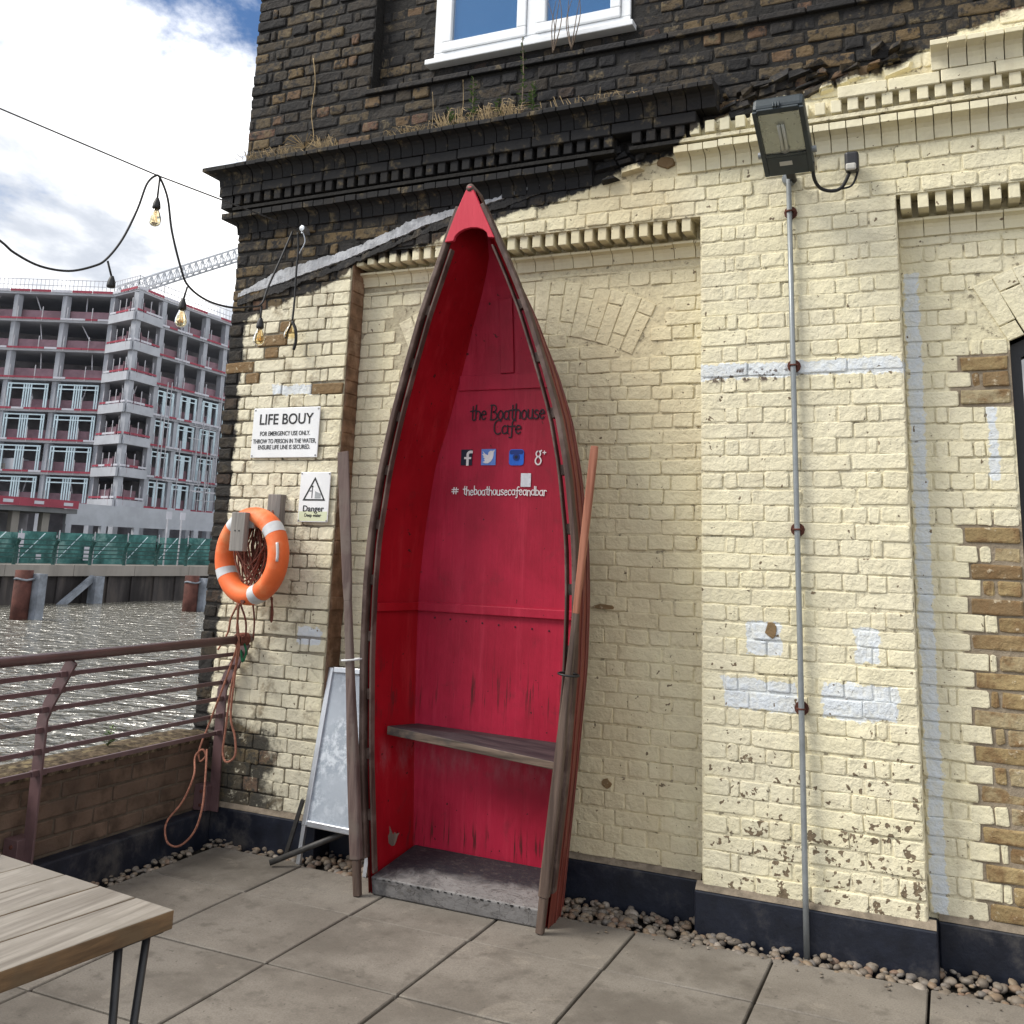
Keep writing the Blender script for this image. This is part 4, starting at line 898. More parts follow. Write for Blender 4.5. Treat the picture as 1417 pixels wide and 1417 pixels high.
write('Cafe', -2.182, -2.016, 2.222, 0.072, 0.0074, yt, 0.03, 0.002).build('black_lettering', 'red_lettering_black', boat)
write('#', -2.412, -2.374, 1.905, 0.038, 0.005, yt).build('white_lettering', 'white_paint', boat)
write('theboathousecafeandbar', -2.345, -1.866, 1.900, 0.044, 0.0050, yt, 0.0, 0.002).build('white_lettering', 'white_paint', boat)
write('g', -1.937, -1.900, 2.062, 0.075, 0.0072, yt).build('white_lettering', 'white_paint', boat)
write('+', -1.896, -1.872, 2.112, 0.075, 0.005, yt).build('white_lettering', 'white_paint', boat)
def plate(name, x0, x1, z0, z1, mat, y=yt, r=0.0, par=None):
    n = 5; P = []
    for cx_, cz_, a in ((x1-r, z0+r, -90), (x1-r, z1-r, 0), (x0+r, z1-r, 90), (x0+r, z0+r, 180)):
        P += [(cx_+r*math.cos(math.radians(a+90*k/n)), cz_+r*math.sin(math.radians(a+90*k/n))) for k in range(n+1)] if r else [(cx_, cz_)]
    return MB().prism(P, y, y+0.003).build(name, mat, par or boat)
ic1 = plate('dark_square', -2.366, -2.300, 2.056, 2.140, 'icon_dark')
mb = MB(); ribbon(mb, A_(-2.308, 2.113, .018, .014, 75, 180, 6)+[(-2.326, 2.060)], 0.014, yt-0.002); ribbon(mb, [(-2.341, 2.094), (-2.310, 2.094)], 0.011, yt-0.0023); mb.build('white_letter_f', 'white_paint', ic1)
ic2 = plate('blue_square', -2.246, -2.162, 2.056, 2.141, 'icon_blue')
bird = [(-2.238, 2.130), (-2.222, 2.114), (-2.206, 2.108), (-2.204, 2.122), (-2.194, 2.132), (-2.181, 2.131), (-2.168, 2.136), (-2.174, 2.122), (-2.174, 2.108), (-2.178, 2.092), (-2.188, 2.076), (-2.204, 2.066), (-2.222, 2.066), (-2.238, 2.073), (-2.222, 2.078), (-2.230, 2.086), (-2.223, 2.089), (-2.236, 2.100), (-2.228, 2.101), (-2.240, 2.114), (-2.231, 2.114)]
MB().prism(bird, yt-0.0022, yt-0.0002).build('white_bird', 'white_paint', ic2)
ic3 = plate('camera_icon', -2.085, -2.001, 2.054, 2.138, 'icon_blue_strong', r=0.016)
plate('camera_band', -2.081, -2.005, 2.112, 2.134, 'icon_navy', yt-0.002, 0.009, ic3)
MB().lathe([(0.0, -0.003), (0.019, -0.0025), (0.019, 0.003)], (-2.043, yt, 2.097), 20, 'Y').build('camera_lens', 'icon_navy', ic3)
MB().lathe([(0.0, -0.0045), (0.009, -0.004), (0.009, 0.003)], (-2.043, yt, 2.097), 16, 'Y').build('camera_lens', 'icon_dark', ic3)
plate('sticker', -2.014, -1.958, 1.943, 2.013, 'sticker')

# ------------------------------------------------------------------ oars
def oar(name, label, top, foot, sections, mats, flat=(0, 1, 0)):
    t = thing(name, label, 'oar', foot, 'oars leaning on the boat'); P, Q = Vector(top), Vector(foot); ax = (Q-P).normalized()
    b = Vector(flat)-ax*Vector(flat).dot(ax); b.normalize(); a = b.cross(ax)
    for (nm, s0, s1, mat) in mats:
        mb = MB(); ss = [x for x in sections if s0-1e-6 <= x[0] <= s1+1e-6]
        for (u, w, d) in ss:
            c = P+(Q-P)*u
            for k in range(12):
                an = 2*math.pi*(k+.5)/12; ca, sa = math.cos(an), math.sin(an); pw = 0.45
                mb.v.append(tuple(c+a*w/2*math.copysign(abs(ca)**pw, ca)+b*d/2*math.copysign(abs(sa)**pw, sa)))
        n = len(ss); mb.f = [(12*i+k, 12*i+12+k, 12*i+12+(k+1) % 12, 12*i+(k+1) % 12) for i in range(n-1) for k in range(12)]+[tuple(range(12)), tuple(range(12*n-12, 12*n))[::-1]]
        mb.a = [(0, 0, 0, 1)]*len(mb.v); mb.build(nm, mat, t, bevel=0.0015, seg=1)
    return t
oar('oar', 'grey weathered wooden oar leaning on the left edge of the red boat', (-2.868, 4.245, 2.093), (-2.612, 4.235, 0.010),
    [(0, .068, .014), (.15, .066, .016), (.31, .054, .020), (.36, .040, .028), (.5, .040, .034), (.60, .046, .038), (.70, .056, .044), (.80, .058, .046), (.925, .058, .046), (.926, .038, .038), (1.0, .036, .036)],
    [('blade', 0, .36, 'oar_grey'), ('shaft', .36, .925, 'oar_grey'), ('handle', .926, 1.0, 'oar_dark')])
oar('oar', 'orange-bladed wooden oar leaning on the right edge of the red boat', (-1.478, 4.225, 2.103), (-1.690, 4.236, 0.010),
    [(0, .034, .022), (.02, .038, .024), (.2, .036, .024), (.36, .028, .028), (.42, .027, .030), (.55, .034, .034), (.62, .042, .040), (.75, .046, .042), (.90, .048, .044), (.93, .048, .044), (.931, .038, .038), (1.0, .036, .036)],
    [('blade', 0, .36, 'oar_orange'), ('shaft', .36, .93, 'oar_dark'), ('handle', .931, 1.0, 'oar_dark')])
def tie(c, axv, r, mat, name, label):
    a = Vector(axv).normalized(); u = a.cross(Vector((0, 1, 0))).normalized(); v = a.cross(u)
    o = MB().tube([Vector(c)+(u*math.cos(k*math.pi/8)+v*math.sin(k*math.pi/8))*r for k in range(16)], 0.005, 6, closed=True).build(name, mat, None, smooth=True)
    return tag(o, label, 'tie', 'ties holding the oars')
tie((-2.742, 4.262, 1.06), (0.12, 0, -1), 0.052, 'ring_tape', 'cord_tie', 'pale cord lashing the grey oar to the boat gunwale')
tie((-1.578, 4.215, 1.085), (-0.09, 0, -1), 0.046, 'cable', 'cord_tie', 'black cord lashing the orange oar to the boat gunwale')

# ------------------------------------------------------------------ loose pole and A-board behind the boat
tag(MB().tube([(-3.225, 4.372, 0.026), (-2.74, 4.665, 0.245)], 0.0145, 10).build('loose_pole', 'pole_dark', None, smooth=True), 'dark round pole lying from the paving up behind the red boat', 'pole')
ab = thing('pavement_board', 'silver framed pavement sign board, empty grey sheet, propped beside the boat', 'sign board', (-2.93, 4.55, 0))
TL, TR, BL, BR_ = Vector((-3.122, 4.640, .962)), Vector((-2.715, 4.640, .968)), Vector((-3.138, 4.510, .185)), Vector((-2.715, 4.510, .178))
nrm = (TR-TL).cross(BL-TL).normalized()
if nrm.y > 0: nrm = -nrm
ux = (TR-TL).normalized(); uz = (TL-BL).normalized()
def slab(p, q, w, d, nm, mat): MB().bar(p, q, w, d, nrm).build(nm, mat, ab, bevel=0.004)
slab(TL+ux*.012, BL+ux*.012, .030, .022, 'frame_bar', 'alu'); slab(TR-ux*.012, BR_-ux*.012, .030, .022, 'frame_bar', 'alu')
slab(TL-uz*.012+ux*.028, TR-uz*.012-ux*.028, .030, .0215, 'frame_bar', 'alu'); slab(BL+uz*.012+ux*.028, BR_+uz*.012-ux*.028, .030, .0215, 'frame_bar', 'alu')
sh = MB(); o_ = -nrm*0.002
sh.obox(BL+ux*.025+uz*.025+o_, (BR_-BL)-ux*.05, (TL-BL)-uz*.05, -nrm*0.004).build('display_sheet', 'board_sheet', ab)
for e in (BL+ux*.012, BR_-ux*.012): MB().bar(e, Vector((e.x, e.y-0.03, 0.008)), .022, .018).build('foot', 'alu', ab)
MB().bar((-3.165, 4.535, .30), (-3.245, 4.525, 0.008), .014, .02).build('rear_leg', 'pole_dark', ab)

# ------------------------------------------------------------------ signs on the left pilaster
def text_mesh(s, size, x, z, y, parent, mat='sign_black', wscale=1.0, name='lettering', bold=0.0):
    cu = bpy.data.curves.new('t', 'FONT'); cu.body = s; cu.size = size; cu.align_x = 'CENTER'; cu.align_y = 'CENTER'; cu.extrude = 0.0006; cu.offset = bold
    ob = bpy.data.objects.new('t', cu); COL.objects.link(ob); dg = bpy.context.evaluated_depsgraph_get(); dg.update()
    me = bpy.data.meshes.new_from_object(ob.evaluated_get(dg)); bpy.data.objects.remove(ob)
    me.transform(Matrix.Translation((x, y, z)) @ Matrix.Rotation(math.pi/2, 4, 'X') @ Matrix.Diagonal((wscale, 1, 1, 1)))
    me.materials.clear(); return link(name, me, mat, parent)
ys = YP-0.016
sg = thing('life_buoy_sign', 'white LIFE BOUY instruction sign on the left brick pilaster', 'sign', (-3.504, ys, 2.10))
MB().box(-3.740, -3.268, ys, ys+0.008, 2.103, 2.396).build('panel', 'sign_white', sg, bevel=0.003)
text_mesh('LIFE BOUY', 0.088, -3.504, 2.325, ys-0.0012, sg, wscale=0.93, bold=0.0010)
for i, s in enumerate(('FOR EMERGENCY USE ONLY.', 'THROW TO PERSON IN THE WATER,', 'ENSURE LIFE LINE IS SECURED.')):
    text_mesh(s, 0.036, -3.504, (2.243, 2.198, 2.163)[i], ys-0.0012, sg, wscale=(0.76, 0.74, 0.76)[i], bold=0.0003)
for x in (-3.728, -3.280):
    for z in (2.384, 2.115): MB().lathe([(0, -0.003), (0.005, -0.002), (0.006, 0.002)], (x, ys, z), 10, 'Y').build('screw', 'screw', sg)
dg_ = thing('danger_sign', 'small white Danger Deep water sign with warning triangle below the larger sign', 'sign', (-3.265, ys, 1.738))
MB().box(-3.368, -3.165, ys, ys+0.008, 1.738, 2.019).build('panel', 'sign_white', dg_, bevel=0.003)
MB().box(-3.362, -3.171, ys-0.0006, ys+0.002, 1.744, 1.798).build('caption_strip', 'sign_caption', dg_)
tri = [(-3.267, 1.992), (-3.190, 1.858), (-3.344, 1.858)]
tm = MB(); cxt, czt = -3.267, 1.9025
inn = [(cxt+(x-cxt)*0.80, czt+(z-czt)*0.80) for x, z in tri]; y0 = ys-0.0012
tm.v = [(x, y0, z) for x, z in tri]+[(x, y0, z) for x, z in inn]; tm.f = [(0, 3, 4, 1), (1, 4, 5, 2), (2, 5, 3, 0)]; tm.a = [(0, 0, 0, 1)]*6
tm.build('warning_triangle', 'sign_black', dg_)
MB().box(-3.284, -3.279, y0, y0+.001, 1.872, 1.930).box(-3.300, -3.282, y0+.0002, y0+.001, 1.910, 1.914).box(-3.287, -3.276, y0-.0001, y0+.001, 1.932, 1.942).build('falling_figure', 'sign_black', dg_)
MB().prism([(-3.262, 1.872), (-3.222, 1.872), (-3.224, 1.898), (-3.245, 1.905), (-3.262, 1.912)], y0, y0+0.001).build('water_symbol', 'sign_grey', dg_)
text_mesh('Danger', 0.048, -3.267, 1.812, ys-0.0012, dg_, bold=0.0006); text_mesh('Deep water', 0.026, -3.267, 1.776, ys-0.0012, dg_, wscale=0.9, bold=0.0004)
for x in (-3.360, -3.173):
    for z in (2.010, 1.747): MB().lathe([(0, -0.003), (0.0045, -0.002), (0.005, 0.002)], (x, ys, z), 10, 'Y').build('screw', 'screw', dg_)

# ------------------------------------------------------------------ life ring, bracket, rope
br = thing('ring_bracket', 'grey timber bracket fixed to the wall holding the life ring', 'bracket', (-3.5, 4.55, 1.6))
MB().box(-3.560, -3.470, YP-0.05, YP+0.004, 1.40, 1.890).build('back_post', 'post_grey', br, bevel=0.004)
MB().box(-3.552, -3.478, 4.335, YP-0.052, 1.690, 1.765).build('arm', 'post_grey', br, bevel=0.004)
MB().box(-3.598, -3.505, 4.292, 4.334, 1.565, 1.775).build('end_block', 'post_grey', br, bevel=0.004)
for x in (-3.565, -3.538): MB().lathe([(0, -0.002), (0.005, -0.001), (0.005, 0.002)], (x, 4.292, 1.675), 8, 'Y').build('screw', 'sign_black', br)
lr = thing('life_ring', 'orange life ring with white bands hanging on the timber bracket', 'life ring', (-3.52, 4.40, 1.27))
RC = Vector((-3.522, 4.395, 1.542)); RR, rx, ry = 0.213, 0.053, 0.062
def torus(a0, a1, n, k_, m=18):
    mb = MB(); full = abs(a1-a0) > 359
    for i in range(n if full else n+1):
        a = math.radians(a0+(a1-a0)*i/n); u = Vector((math.cos(a), 0, math.sin(a)))
        for j in range(m):
            t = 2*math.pi*j/m; mb.v.append(tuple(RC+u*(RR+rx*k_*math.cos(t))+Vector((0, ry*k_*math.sin(t), 0))))
    q = n if full else n+1
    for i in range(n):
        for j in range(m): mb.f.append((i*m+j, i*m+(j+1) % m, ((i+1) % q)*m+(j+1) % m, ((i+1) % q)*m+j))
    mb.a = [(0, 0, 0, 1)]*len(mb.v); return mb
torus(0, 360, 64, 1.0).build('ring_body', 'ring_orange', lr, smooth=True)
for a in (40, 128, 208, 292): torus(a-7, a+7, 6, 1.012).build('reflective_band', 'ring_tape', lr, smooth=True)
MB().tube([RC+Vector((math.cos(a), 0, math.sin(a)))*(RR+rx*0.8)+Vector((0, -ry*0.75, 0)) for a in [math.radians(-5+k*3.2) for k in range(8)]], 0.008, 6).build('grab_line', 'ring_tape', lr, smooth=True)
MB().lathe([(0, -0.004), (0.016, -0.003), (0.017, 0.004)], RC+Vector((0.02, -0.052, -RR-0.025)), 12, 'Y').build('rope_eyelet', 'rust', lr)
ROT = Matrix.Translation(RC) @ Matrix.Rotation(math.radians(-10), 4, 'Z') @ Matrix.Translation(-RC)
for c_ in lr.children: c_.data.transform(ROT)
rp = thing('life_line_rope', 'reddish brown life line coiled inside the orange ring and hanging to the parapet', 'rope', (-3.6, 4.4, 0.1)); rg = random.Random(31)
for k in range(26):   # hanks over the bracket arm
    w = rg.uniform(0.03, 0.105); x = -3.515+rg.uniform(-.025, .02); y = rg.uniform(4.372, 4.50); zt = 1.785+rg.uniform(0, .012); zb_ = 1.365+rg.uniform(-.01, .14); sh_ = rg.uniform(-.04, .04)
    pts = [(x-0.02, y, zt), (x-w*0.8+sh_*.3, y-0.01, zt-0.14), (x-w+sh_, y-0.012, (zt+zb_)/2-0.05), (x+sh_*1.3, y, zb_), (x+w+sh_, y+0.012, (zt+zb_)/2-0.05), (x+w*0.8+sh_*.3, y+0.01, zt-0.14), (x+0.02, y, zt)]
    MB().tube(smooth_pts(pts, 5), 0.0048, 6).build('hank', 'rope', rp, smooth=True)
def strand(pts, r, mat, nm='strand', n=6): MB().tube(smooth_pts(pts, n), r, 7).build(nm, mat, rp, smooth=True)
strand([(-3.56, 4.36, 1.29), (-3.565, 4.38, 1.22), (-3.60, 4.42, 1.15), (-3.61, 4.45, 1.07), (-3.655, 4.45, .912), (-3.754, 4.45, .638), (-3.79, 4.43, .50), (-3.771, 4.42, .442), (-3.735, 4.42, .473), (-3.753, 4.41, .505), (-3.79, 4.40, .465), (-3.70, 4.30, .40), (-3.715, 4.25, .28), (-3.765, 4.2, .18), (-3.74, 4.19, .095), (-3.66, 4.19, .085), (-3.58, 4.2, .16), (-3.55, 4.21, .28), (-3.59, 4.26, .42), (-3.68, 4.36, .52)], 0.0055, 'rope_orange')
strand([(-3.55, 4.36, 1.285), (-3.585, 4.40, 1.20), (-3.598, 4.45, 1.03), (-3.628, 4.45, .838), (-3.642, 4.45, .612), (-3.639, 4.44, .50), (-3.60, 4.43, .455), (-3.555, 4.44, .492), (-3.574, 4.45, .582), (-3.615, 4.45, .69), (-3.61, 4.45, .9), (-3.60, 4.44, 1.08)], 0.006, 'rope_orange')
strand([(-3.545, 4.36, 1.29), (-3.53, 4.40, 1.20), (-3.545, 4.43, 1.12), (-3.60, 4.47, 1.10)], 0.0055, 'rope'); strand([(-3.56, 4.36, 1.28), (-3.63, 4.40, 1.20), (-3.66, 4.42, 1.12), (-3.70, 4.40, 1.03)], 0.0055, 'rope_orange')
strand([(-3.44, 4.46, 1.40), (-3.43, 4.5, 1.25), (-3.45, 4.52, 1.19), (-3.44, 4.5, 1.32)], 0.0055, 'rope'); strand([(-3.50, 4.40, 1.33), (-3.51, 4.45, 1.2), (-3.53, 4.48, 1.10)], 0.005, 'rope')
for k in range(7):   # turns round the end of the handrail
    yk = 4.46+k*0.011; MB().tube([(-3.62+0.030*math.cos(t), yk+0.004*math.sin(t*.5), 1.086+0.030*math.sin(t)) for t in [k_*2*math.pi/12 for k_ in range(12)]], 0.0058, 6, closed=True).build('lashing', 'rope', rp, smooth=True)
strand([(-3.60, 4.49, 1.07), (-3.575, 4.485, 1.02), (-3.59, 4.48, .97), (-3.61, 4.485, 1.03)], 0.006, 'rope_green')

# ------------------------------------------------------------------ railing
rl = thing('terrace_railing', 'brown metal handrail with thin bars above the low parapet', 'railing', (-3.78, 3.0, 0.2)); RX, RZ = -3.62, 1.086
MB().tube([(RX, -2.5, RZ), (RX, 4.575, RZ)], 0.0225, 14).build('handrail', 'rail_brown', rl, smooth=True)
def post(y):
    for dx in (-0.007, ):
        pts = [(-3.755, y, 0.165), (-3.765, y, 0.80), (-3.735, y, 0.875), (RX-0.004, y, RZ-0.02)]
        mb = MB(); w, d = 0.012, 0.062; P = [Vector(p) for p in pts]; n = len(P)
        for i, p in enumerate(P):
            t = (P[min(i+1, n-1)]-P[max(i-1, 0)]).normalized(); nn = Vector((t.z, 0, -t.x))
            for a, b in ((-1, -1), (1, -1), (1, 1), (-1, 1)): mb.v.append(tuple(p+nn*d/2*a+Vector((0, w*b/2, 0))))
        mb.f = [(4*i+j, 4*i+(j+1) % 4, 4*i+4+(j+1) % 4, 4*i+4+j) for i in range(n-1) for j in range(4)]+[(3, 2, 1, 0), (4*n-4, 4*n-3, 4*n-2, 4*n-1)]; mb.a = [(0, 0, 0, 1)]*len(mb.v)
        po = mb.build('post', 'rail_brown', rl, bevel=0.002)
    MB().box(-3.86, -3.775, y-0.045, y+0.045, 0.17, 0.30).build('fixing_plate', 'rail_brown', po, bevel=0.003)
    for zz_ in (0.20, 0.27): MB().lathe([(0, -0.006), (0.009, -0.005), (0.009, 0.004)], (-3.81, y-0.046, zz_), 8, 'Y').build('bolt', 'rust', po)
for y in (4.545, 3.345, 2.145, 0.945, -0.255, -1.455): post(y)
for (x, z) in ((-3.655, 1.005), (-3.70, 0.93), (-3.745, 0.845), (-3.762, 0.755), (-3.760, 0.665), (-3.757, 0.575)):
    MB().box(x-0.006, x+0.006, -2.5, 4.57, z-0.010, z+0.010).build('bar', 'rail_brown', rl)
    for y in (4.545, 3.345, 2.145): MB().box(x-0.012, x+0.014, y-0.04, y+0.04, z-0.013, z+0.013).build('bar_clip', 'rail_brown', rl, bevel=0.002)

# ------------------------------------------------------------------ table
tb = thing('wooden_table', 'weathered plank table on black hairpin legs in the lower left corner', 'table', (-2.1, 1.4, 0))
CN = Vector((-1.745, 2.005, 0.735)); u = Vector((-0.992, 0.126, 0)); v = Vector((-0.126, -0.992, 0)); tz = 0.044
for k in range(6):
    w0, w1 = 0.142*k+0.0012, 0.142*(k+1)-0.0012
    mb = MB(); mb.obox(CN+u*w0+Vector((0, 0, -tz)), u*(w1-w0), v*1.7, Vector((0, 0, tz-random.uniform(0, .0015))))
    P_ = mb.build('plank', 'table_top', tb, bevel=0.004)
    P_.data.materials.append(MATS['table_edge'])
    for p in P_.data.polygons:
        if abs(p.normal.z) < 0.5: p.material_index = 1
MB().obox(CN+u*0.12+v*0.45+Vector((0, 0, -tz-0.032)), u*0.66, v*0.05, Vector((0, 0, 0.031))).build('cross_batten', 'table_edge', tb, bevel=0.003)
for (a, b) in ((0.035, 0.09), (0.80, 0.09), (0.035, 1.55), (0.80, 1.55)):
    base = CN+u*a+v*b; ft = Vector((base.x, base.y, 0.010))+v*0.01
    for off in (v*0.035, v*-0.040-u*0.004): MB().tube([base+off+Vector((0, 0, -tz-0.002)), ft+off*0.12], 0.0095, 8).build('hairpin_rod', 'black_metal', tb, smooth=True)
    MB().obox(base-u*0.025-v*0.07+Vector((0, 0, -tz-0.004)), u*0.06, v*0.14, Vector((0, 0, 0.003))).build('leg_plate', 'black_metal', tb)
tag(MB().obox(CN+u*0.70+v*0.03+Vector((0, 0, 0.0015)), u*0.10, v*0.05, Vector((0, 0, 0.024))).build('timber_offcut', 'table_edge', None, bevel=0.003), 'short yellowish timber offcut on the far corner of the plank table', 'timber')

# ------------------------------------------------------------------ floodlight, sensor, conduit
fd = thing('floodlight', 'dark rectangular floodlight tilted down on the cream pilaster', 'floodlight', (-0.61, 4.56, 3.45))
FT, FB = Vector((-0.608, 4.09, 3.585)), Vector((-0.608, 4.455, 3.405)); ln = (FT-FB).length; ez = (FT-FB).normalized(); ex = Vector((1, 0, 0)); en = ex.cross(ez)
if en.z > 0: en = -en
hw = 0.112
def fbox(x0, x1, s0, s1, d0, d1, nm, mat, bev=0.004): return MB().obox(FB+ex*x0+ez*s0+en*d0, ex*(x1-x0), ez*(s1-s0), en*(d1-d0)).build(nm, mat, fd, bevel=bev)
fh = fbox(-hw, hw, 0, ln, -0.075, 0.0, 'housing', 'flood_body', 0.018)
for (a, b, c, d) in ((-hw, -hw+.022, .012, ln-.012), (hw-.022, hw, .012, ln-.012), (-hw+.0225, hw-.0225, ln-.030, ln-.002), (-hw+.0225, hw-.0225, .125, .140)): fbox(a, b, c, d, .001, .014, 'front_bezel', 'flood_body', .003)
fbox(-hw+.022, hw-.022, .140, ln-.030, .001, .004, 'reflector', 'flood_reflector', 0)
fbox(-hw+.022, hw-.022, .012, .125, .001, .013, 'gear_cover', 'flood_body', .003)
fbox(-0.035, 0.022, .072, .096, .013, .0155, 'label_plate', 'label_plate', 0)
for dx in (-0.008, 0.010): MB().tube([FB+ex*dx+ez*.17+en*.014, FB+ex*dx+ez*.31+en*.014], 0.0075, 8).build('lamp_tube', 'lamp_tube', fd, smooth=True)
MB().lathe([(0.0, 0), (0.022, 0.002), (0.022, 0.008)], (0, 0, 0), 14).build('lamp_holder', 'label_plate', fd).matrix_world = Matrix.Translation(FB+ez*.165+en*.006) @ en.to_track_quat('Z', 'Y').to_matrix().to_4x4()
fbox(-hw+.021, hw-.021, .139, ln-.029, .024, .026, 'cover_glass', 'cover_glass', 0)
for dx in (-.02, -.008, .004): fbox(dx, dx+.007, ln, ln+.012, -.02, .012, 'clip_fin', 'flood_body', .002)
for s_ in (-1, 1): MB().lathe([(0, -.012), (.016, -.011), (.016, .012), (0, .013)], (0, 0, 0), 12).build('pivot_knob', 'conduit', fd).matrix_world = Matrix.Translation(FB+ex*s_*(hw+.008)+ez*.11+en*-.03) @ Matrix.Rotation(math.pi/2, 4, 'Y')
MB().obox(FB+ex*-.02+ez*-.03+en*-.05, ex*.04, ez*.06, en*.05).build('cable_gland', 'black_metal', fd, bevel=.005)
MB().tube([FB+en*-.04, Vector((-.608, YP-.02, 3.42))], .016, 10).build('mount_arm', 'black_metal', fd, smooth=True)
ps = thing('motion_sensor', 'small black motion sensor wired to the floodlight', 'sensor', (-.34, 4.55, 3.42))
MB().box(-.368, -.305, 4.50, 4.56, 3.410, 3.505).build('body', 'black_metal', ps, bevel=.014, seg=3); MB().box(-.362, -.316, 4.484, 4.502, 3.405, 3.440).build('lens', 'label_plate', ps, bevel=.008)
MB().box(-.352, -.322, 4.555, YP+.002, 3.43, 3.48).build('wall_mount', 'black_metal', ps, bevel=.003)
MB().tube(smooth_pts([(-.500, 4.42, 3.44), (-.502, 4.47, 3.38), (-.480, 4.52, 3.345), (-.43, 4.55, 3.335), (-.385, 4.55, 3.350), (-.350, 4.54, 3.41)], 6), .0085, 8).build('cable', 'cable', ps, smooth=True)
MB().tube(smooth_pts([(-.40, 4.55, 3.340), (-.345, 4.555, 3.352), (-.318, 4.55, 3.40), (-.312, 4.545, 3.43)], 6), .005, 8).build('cable', 'cable', ps, smooth=True)
cd = thing('conduit_pipe', 'thin grey conduit pipe running down the cream pilaster from the floodlight', 'pipe', (-.628, 4.56, 0))
MB().tube([(-.631, YP-.028, 3.425), (-.629, YP-.028, 2.5), (-.626, YP-.030, 1.2), (-.624, YP-.046, .30), (-.624, YP-.048, -.01)], .0125, 12).build('pipe', 'conduit', cd, smooth=True)
MB().lathe([(0, -.034), (.030, -.033), (.033, -.024), (.033, .004)], (-.631, YP-.002, 3.432), 18, 'Y').build('junction_box', 'conduit', cd, smooth=False)
for z in (3.262, 2.508, 1.754, .984):
    MB().lathe([(0, -.012), (.030, -.011), (.031, .004)], (-.628, YP-.004, z), 12, 'Y').build('saddle_base', 'rust', cd).scale = (1, 1, 1)
    MB().tube([(-.628+.0165*math.cos(t), YP-.028+.0165*math.sin(t), z) for t in [k*2*math.pi/14 for k in range(14)]], .0045, 6, closed=True).build('saddle_strap', 'rust', cd, smooth=True)

# ------------------------------------------------------------------ festoon lights
fs_ = thing('festoon_cable', 'thin steel wire and black looped festoon cable from the wall hook', 'cable', (-3.47, 4.55, 3.4))
MB().tube([(-4.85, 1.50, 3.80), (-4.17, 3.0, 3.664), (-3.84, 3.728, 3.552), (-3.475, 4.528, 3.466)], .0042, 6).build('support_wire', 'wire_steel', fs_, smooth=True)
def cord(pts): MB().tube(smooth_pts(pts, 6), .0062, 7).build('cord', 'cable', fs_, smooth=True)
cord([(-4.30, 2.72, 3.30), (-4.22, 2.90, 3.11), (-4.135, 3.076, 3.004), (-4.106, 3.141, 2.959), (-4.056, 3.251, 2.92), (-3.999, 3.375, 2.925), (-3.95, 3.483, 2.978), (-3.926, 3.537, 3.031), (-3.898, 3.599, 3.157), (-3.874, 3.651, 3.333), (-3.860, 3.682, 3.485), (-3.843, 3.718, 3.545), (-3.832, 3.744, 3.540), (-3.81, 3.792, 3.437), (-3.793, 3.83, 3.262), (-3.764, 3.893, 3.072), (-3.743, 3.939, 2.981), (-3.698, 4.039, 2.922), (-3.639, 4.168, 2.908), (-3.59, 4.28, 2.935), (-3.56, 4.342, 2.965), (-3.546, 4.374, 3.083), (-3.518, 4.434, 3.274), (-3.495, 4.486, 3.444)])
cord([(-3.481, 4.517, 3.444), (-3.475, 4.529, 3.343), (-3.476, 4.527, 3.208), (-3.474, 4.53, 3.053), (-3.476, 4.528, 2.90)])
MB().lathe([(0, -.02), (.018, -.018), (.02, .01), (0, .012)], (-3.45, 4.53, 3.468), 12, 'Y').build('wall_hook', 'zinc', fs_); MB().box(-3.478, -3.452, 4.545, 4.60, 3.45, 3.485).build('hook_plate', 'zinc', fs_)
MB().tube(smooth_pts([(-3.46, 4.54, 3.455), (-3.44, 4.54, 3.39), (-3.465, 4.535, 3.33), (-3.48, 4.53, 3.30)], 5), .004, 6).build('hook_tail', 'zinc', fs_, smooth=True)
def bulb(label, a, top, glass=True, big=1.0):
    t = thing('festoon_bulb', label, 'light bulb', (top[0], top[1], top[2]-.16), 'bulbs hanging on the festoon cable')
    MB().tube([a, ((a[0]+top[0])/2, (a[1]+top[1])/2, (a[2]+top[2])/2), top], .0055, 7).build('drop_cord', 'cable', t, smooth=True)
    MB().lathe([(.0, .012), (.009, .010), (.014, -.004), (.0185, -.016), (.0215, -.036), (.0225, -.046), (.018, -.052), (.0, -.052)], top, 16).build('lamp_holder', 'cable', t, smooth=True)
    if glass:
        gb = MB().lathe([(.012, -.050), (.016, -.060), (.024, -.080), (.0305, -.102), (.032, -.118), (.029, -.134), (.020, -.145), (.008, -.150), (.0, -.151)], top, 20).build('glass_bulb', 'bulb_glass', t, smooth=True)
        for k in range(6):
            an = k*math.pi/3; an2 = an+.5; x, y, z = top
            MB().tube([(x+.006*math.cos(an), y+.006*math.sin(an), z-.065), (x+.013*math.cos(an2), y+.013*math.sin(an2), z-.125)], .0013, 5).build('filament', 'filament', gb)
        MB().tube([(top[0], top[1], top[2]-.05), (top[0], top[1], top[2]-.11)], .0025, 6).build('stem', 'ring_tape', gb)
    return t
bulb('clear bulb hanging highest from the wire against the bright cloud', (-3.833, 3.741, 3.54), (-3.833, 3.741, 3.415))
bulb('empty black lamp holder hanging in front of the construction building roof', (-3.924, 3.542, 3.02), (-3.911, 3.57, 2.935), False)
bulb('clear bulb hanging in front of the crane and construction building', (-3.744, 3.936, 2.972), (-3.751, 3.922, 2.893))
bulb('clear bulb hanging against the dark brick corner of the wall', (-3.56, 4.343, 2.955), (-3.559, 4.344, 2.872))
bl = thing('festoon_plug', 'tangle of black cable end and clear socket hanging on the brick pilaster', 'cable end', (-3.475, 4.53, 2.75), 'bulbs hanging on the festoon cable')
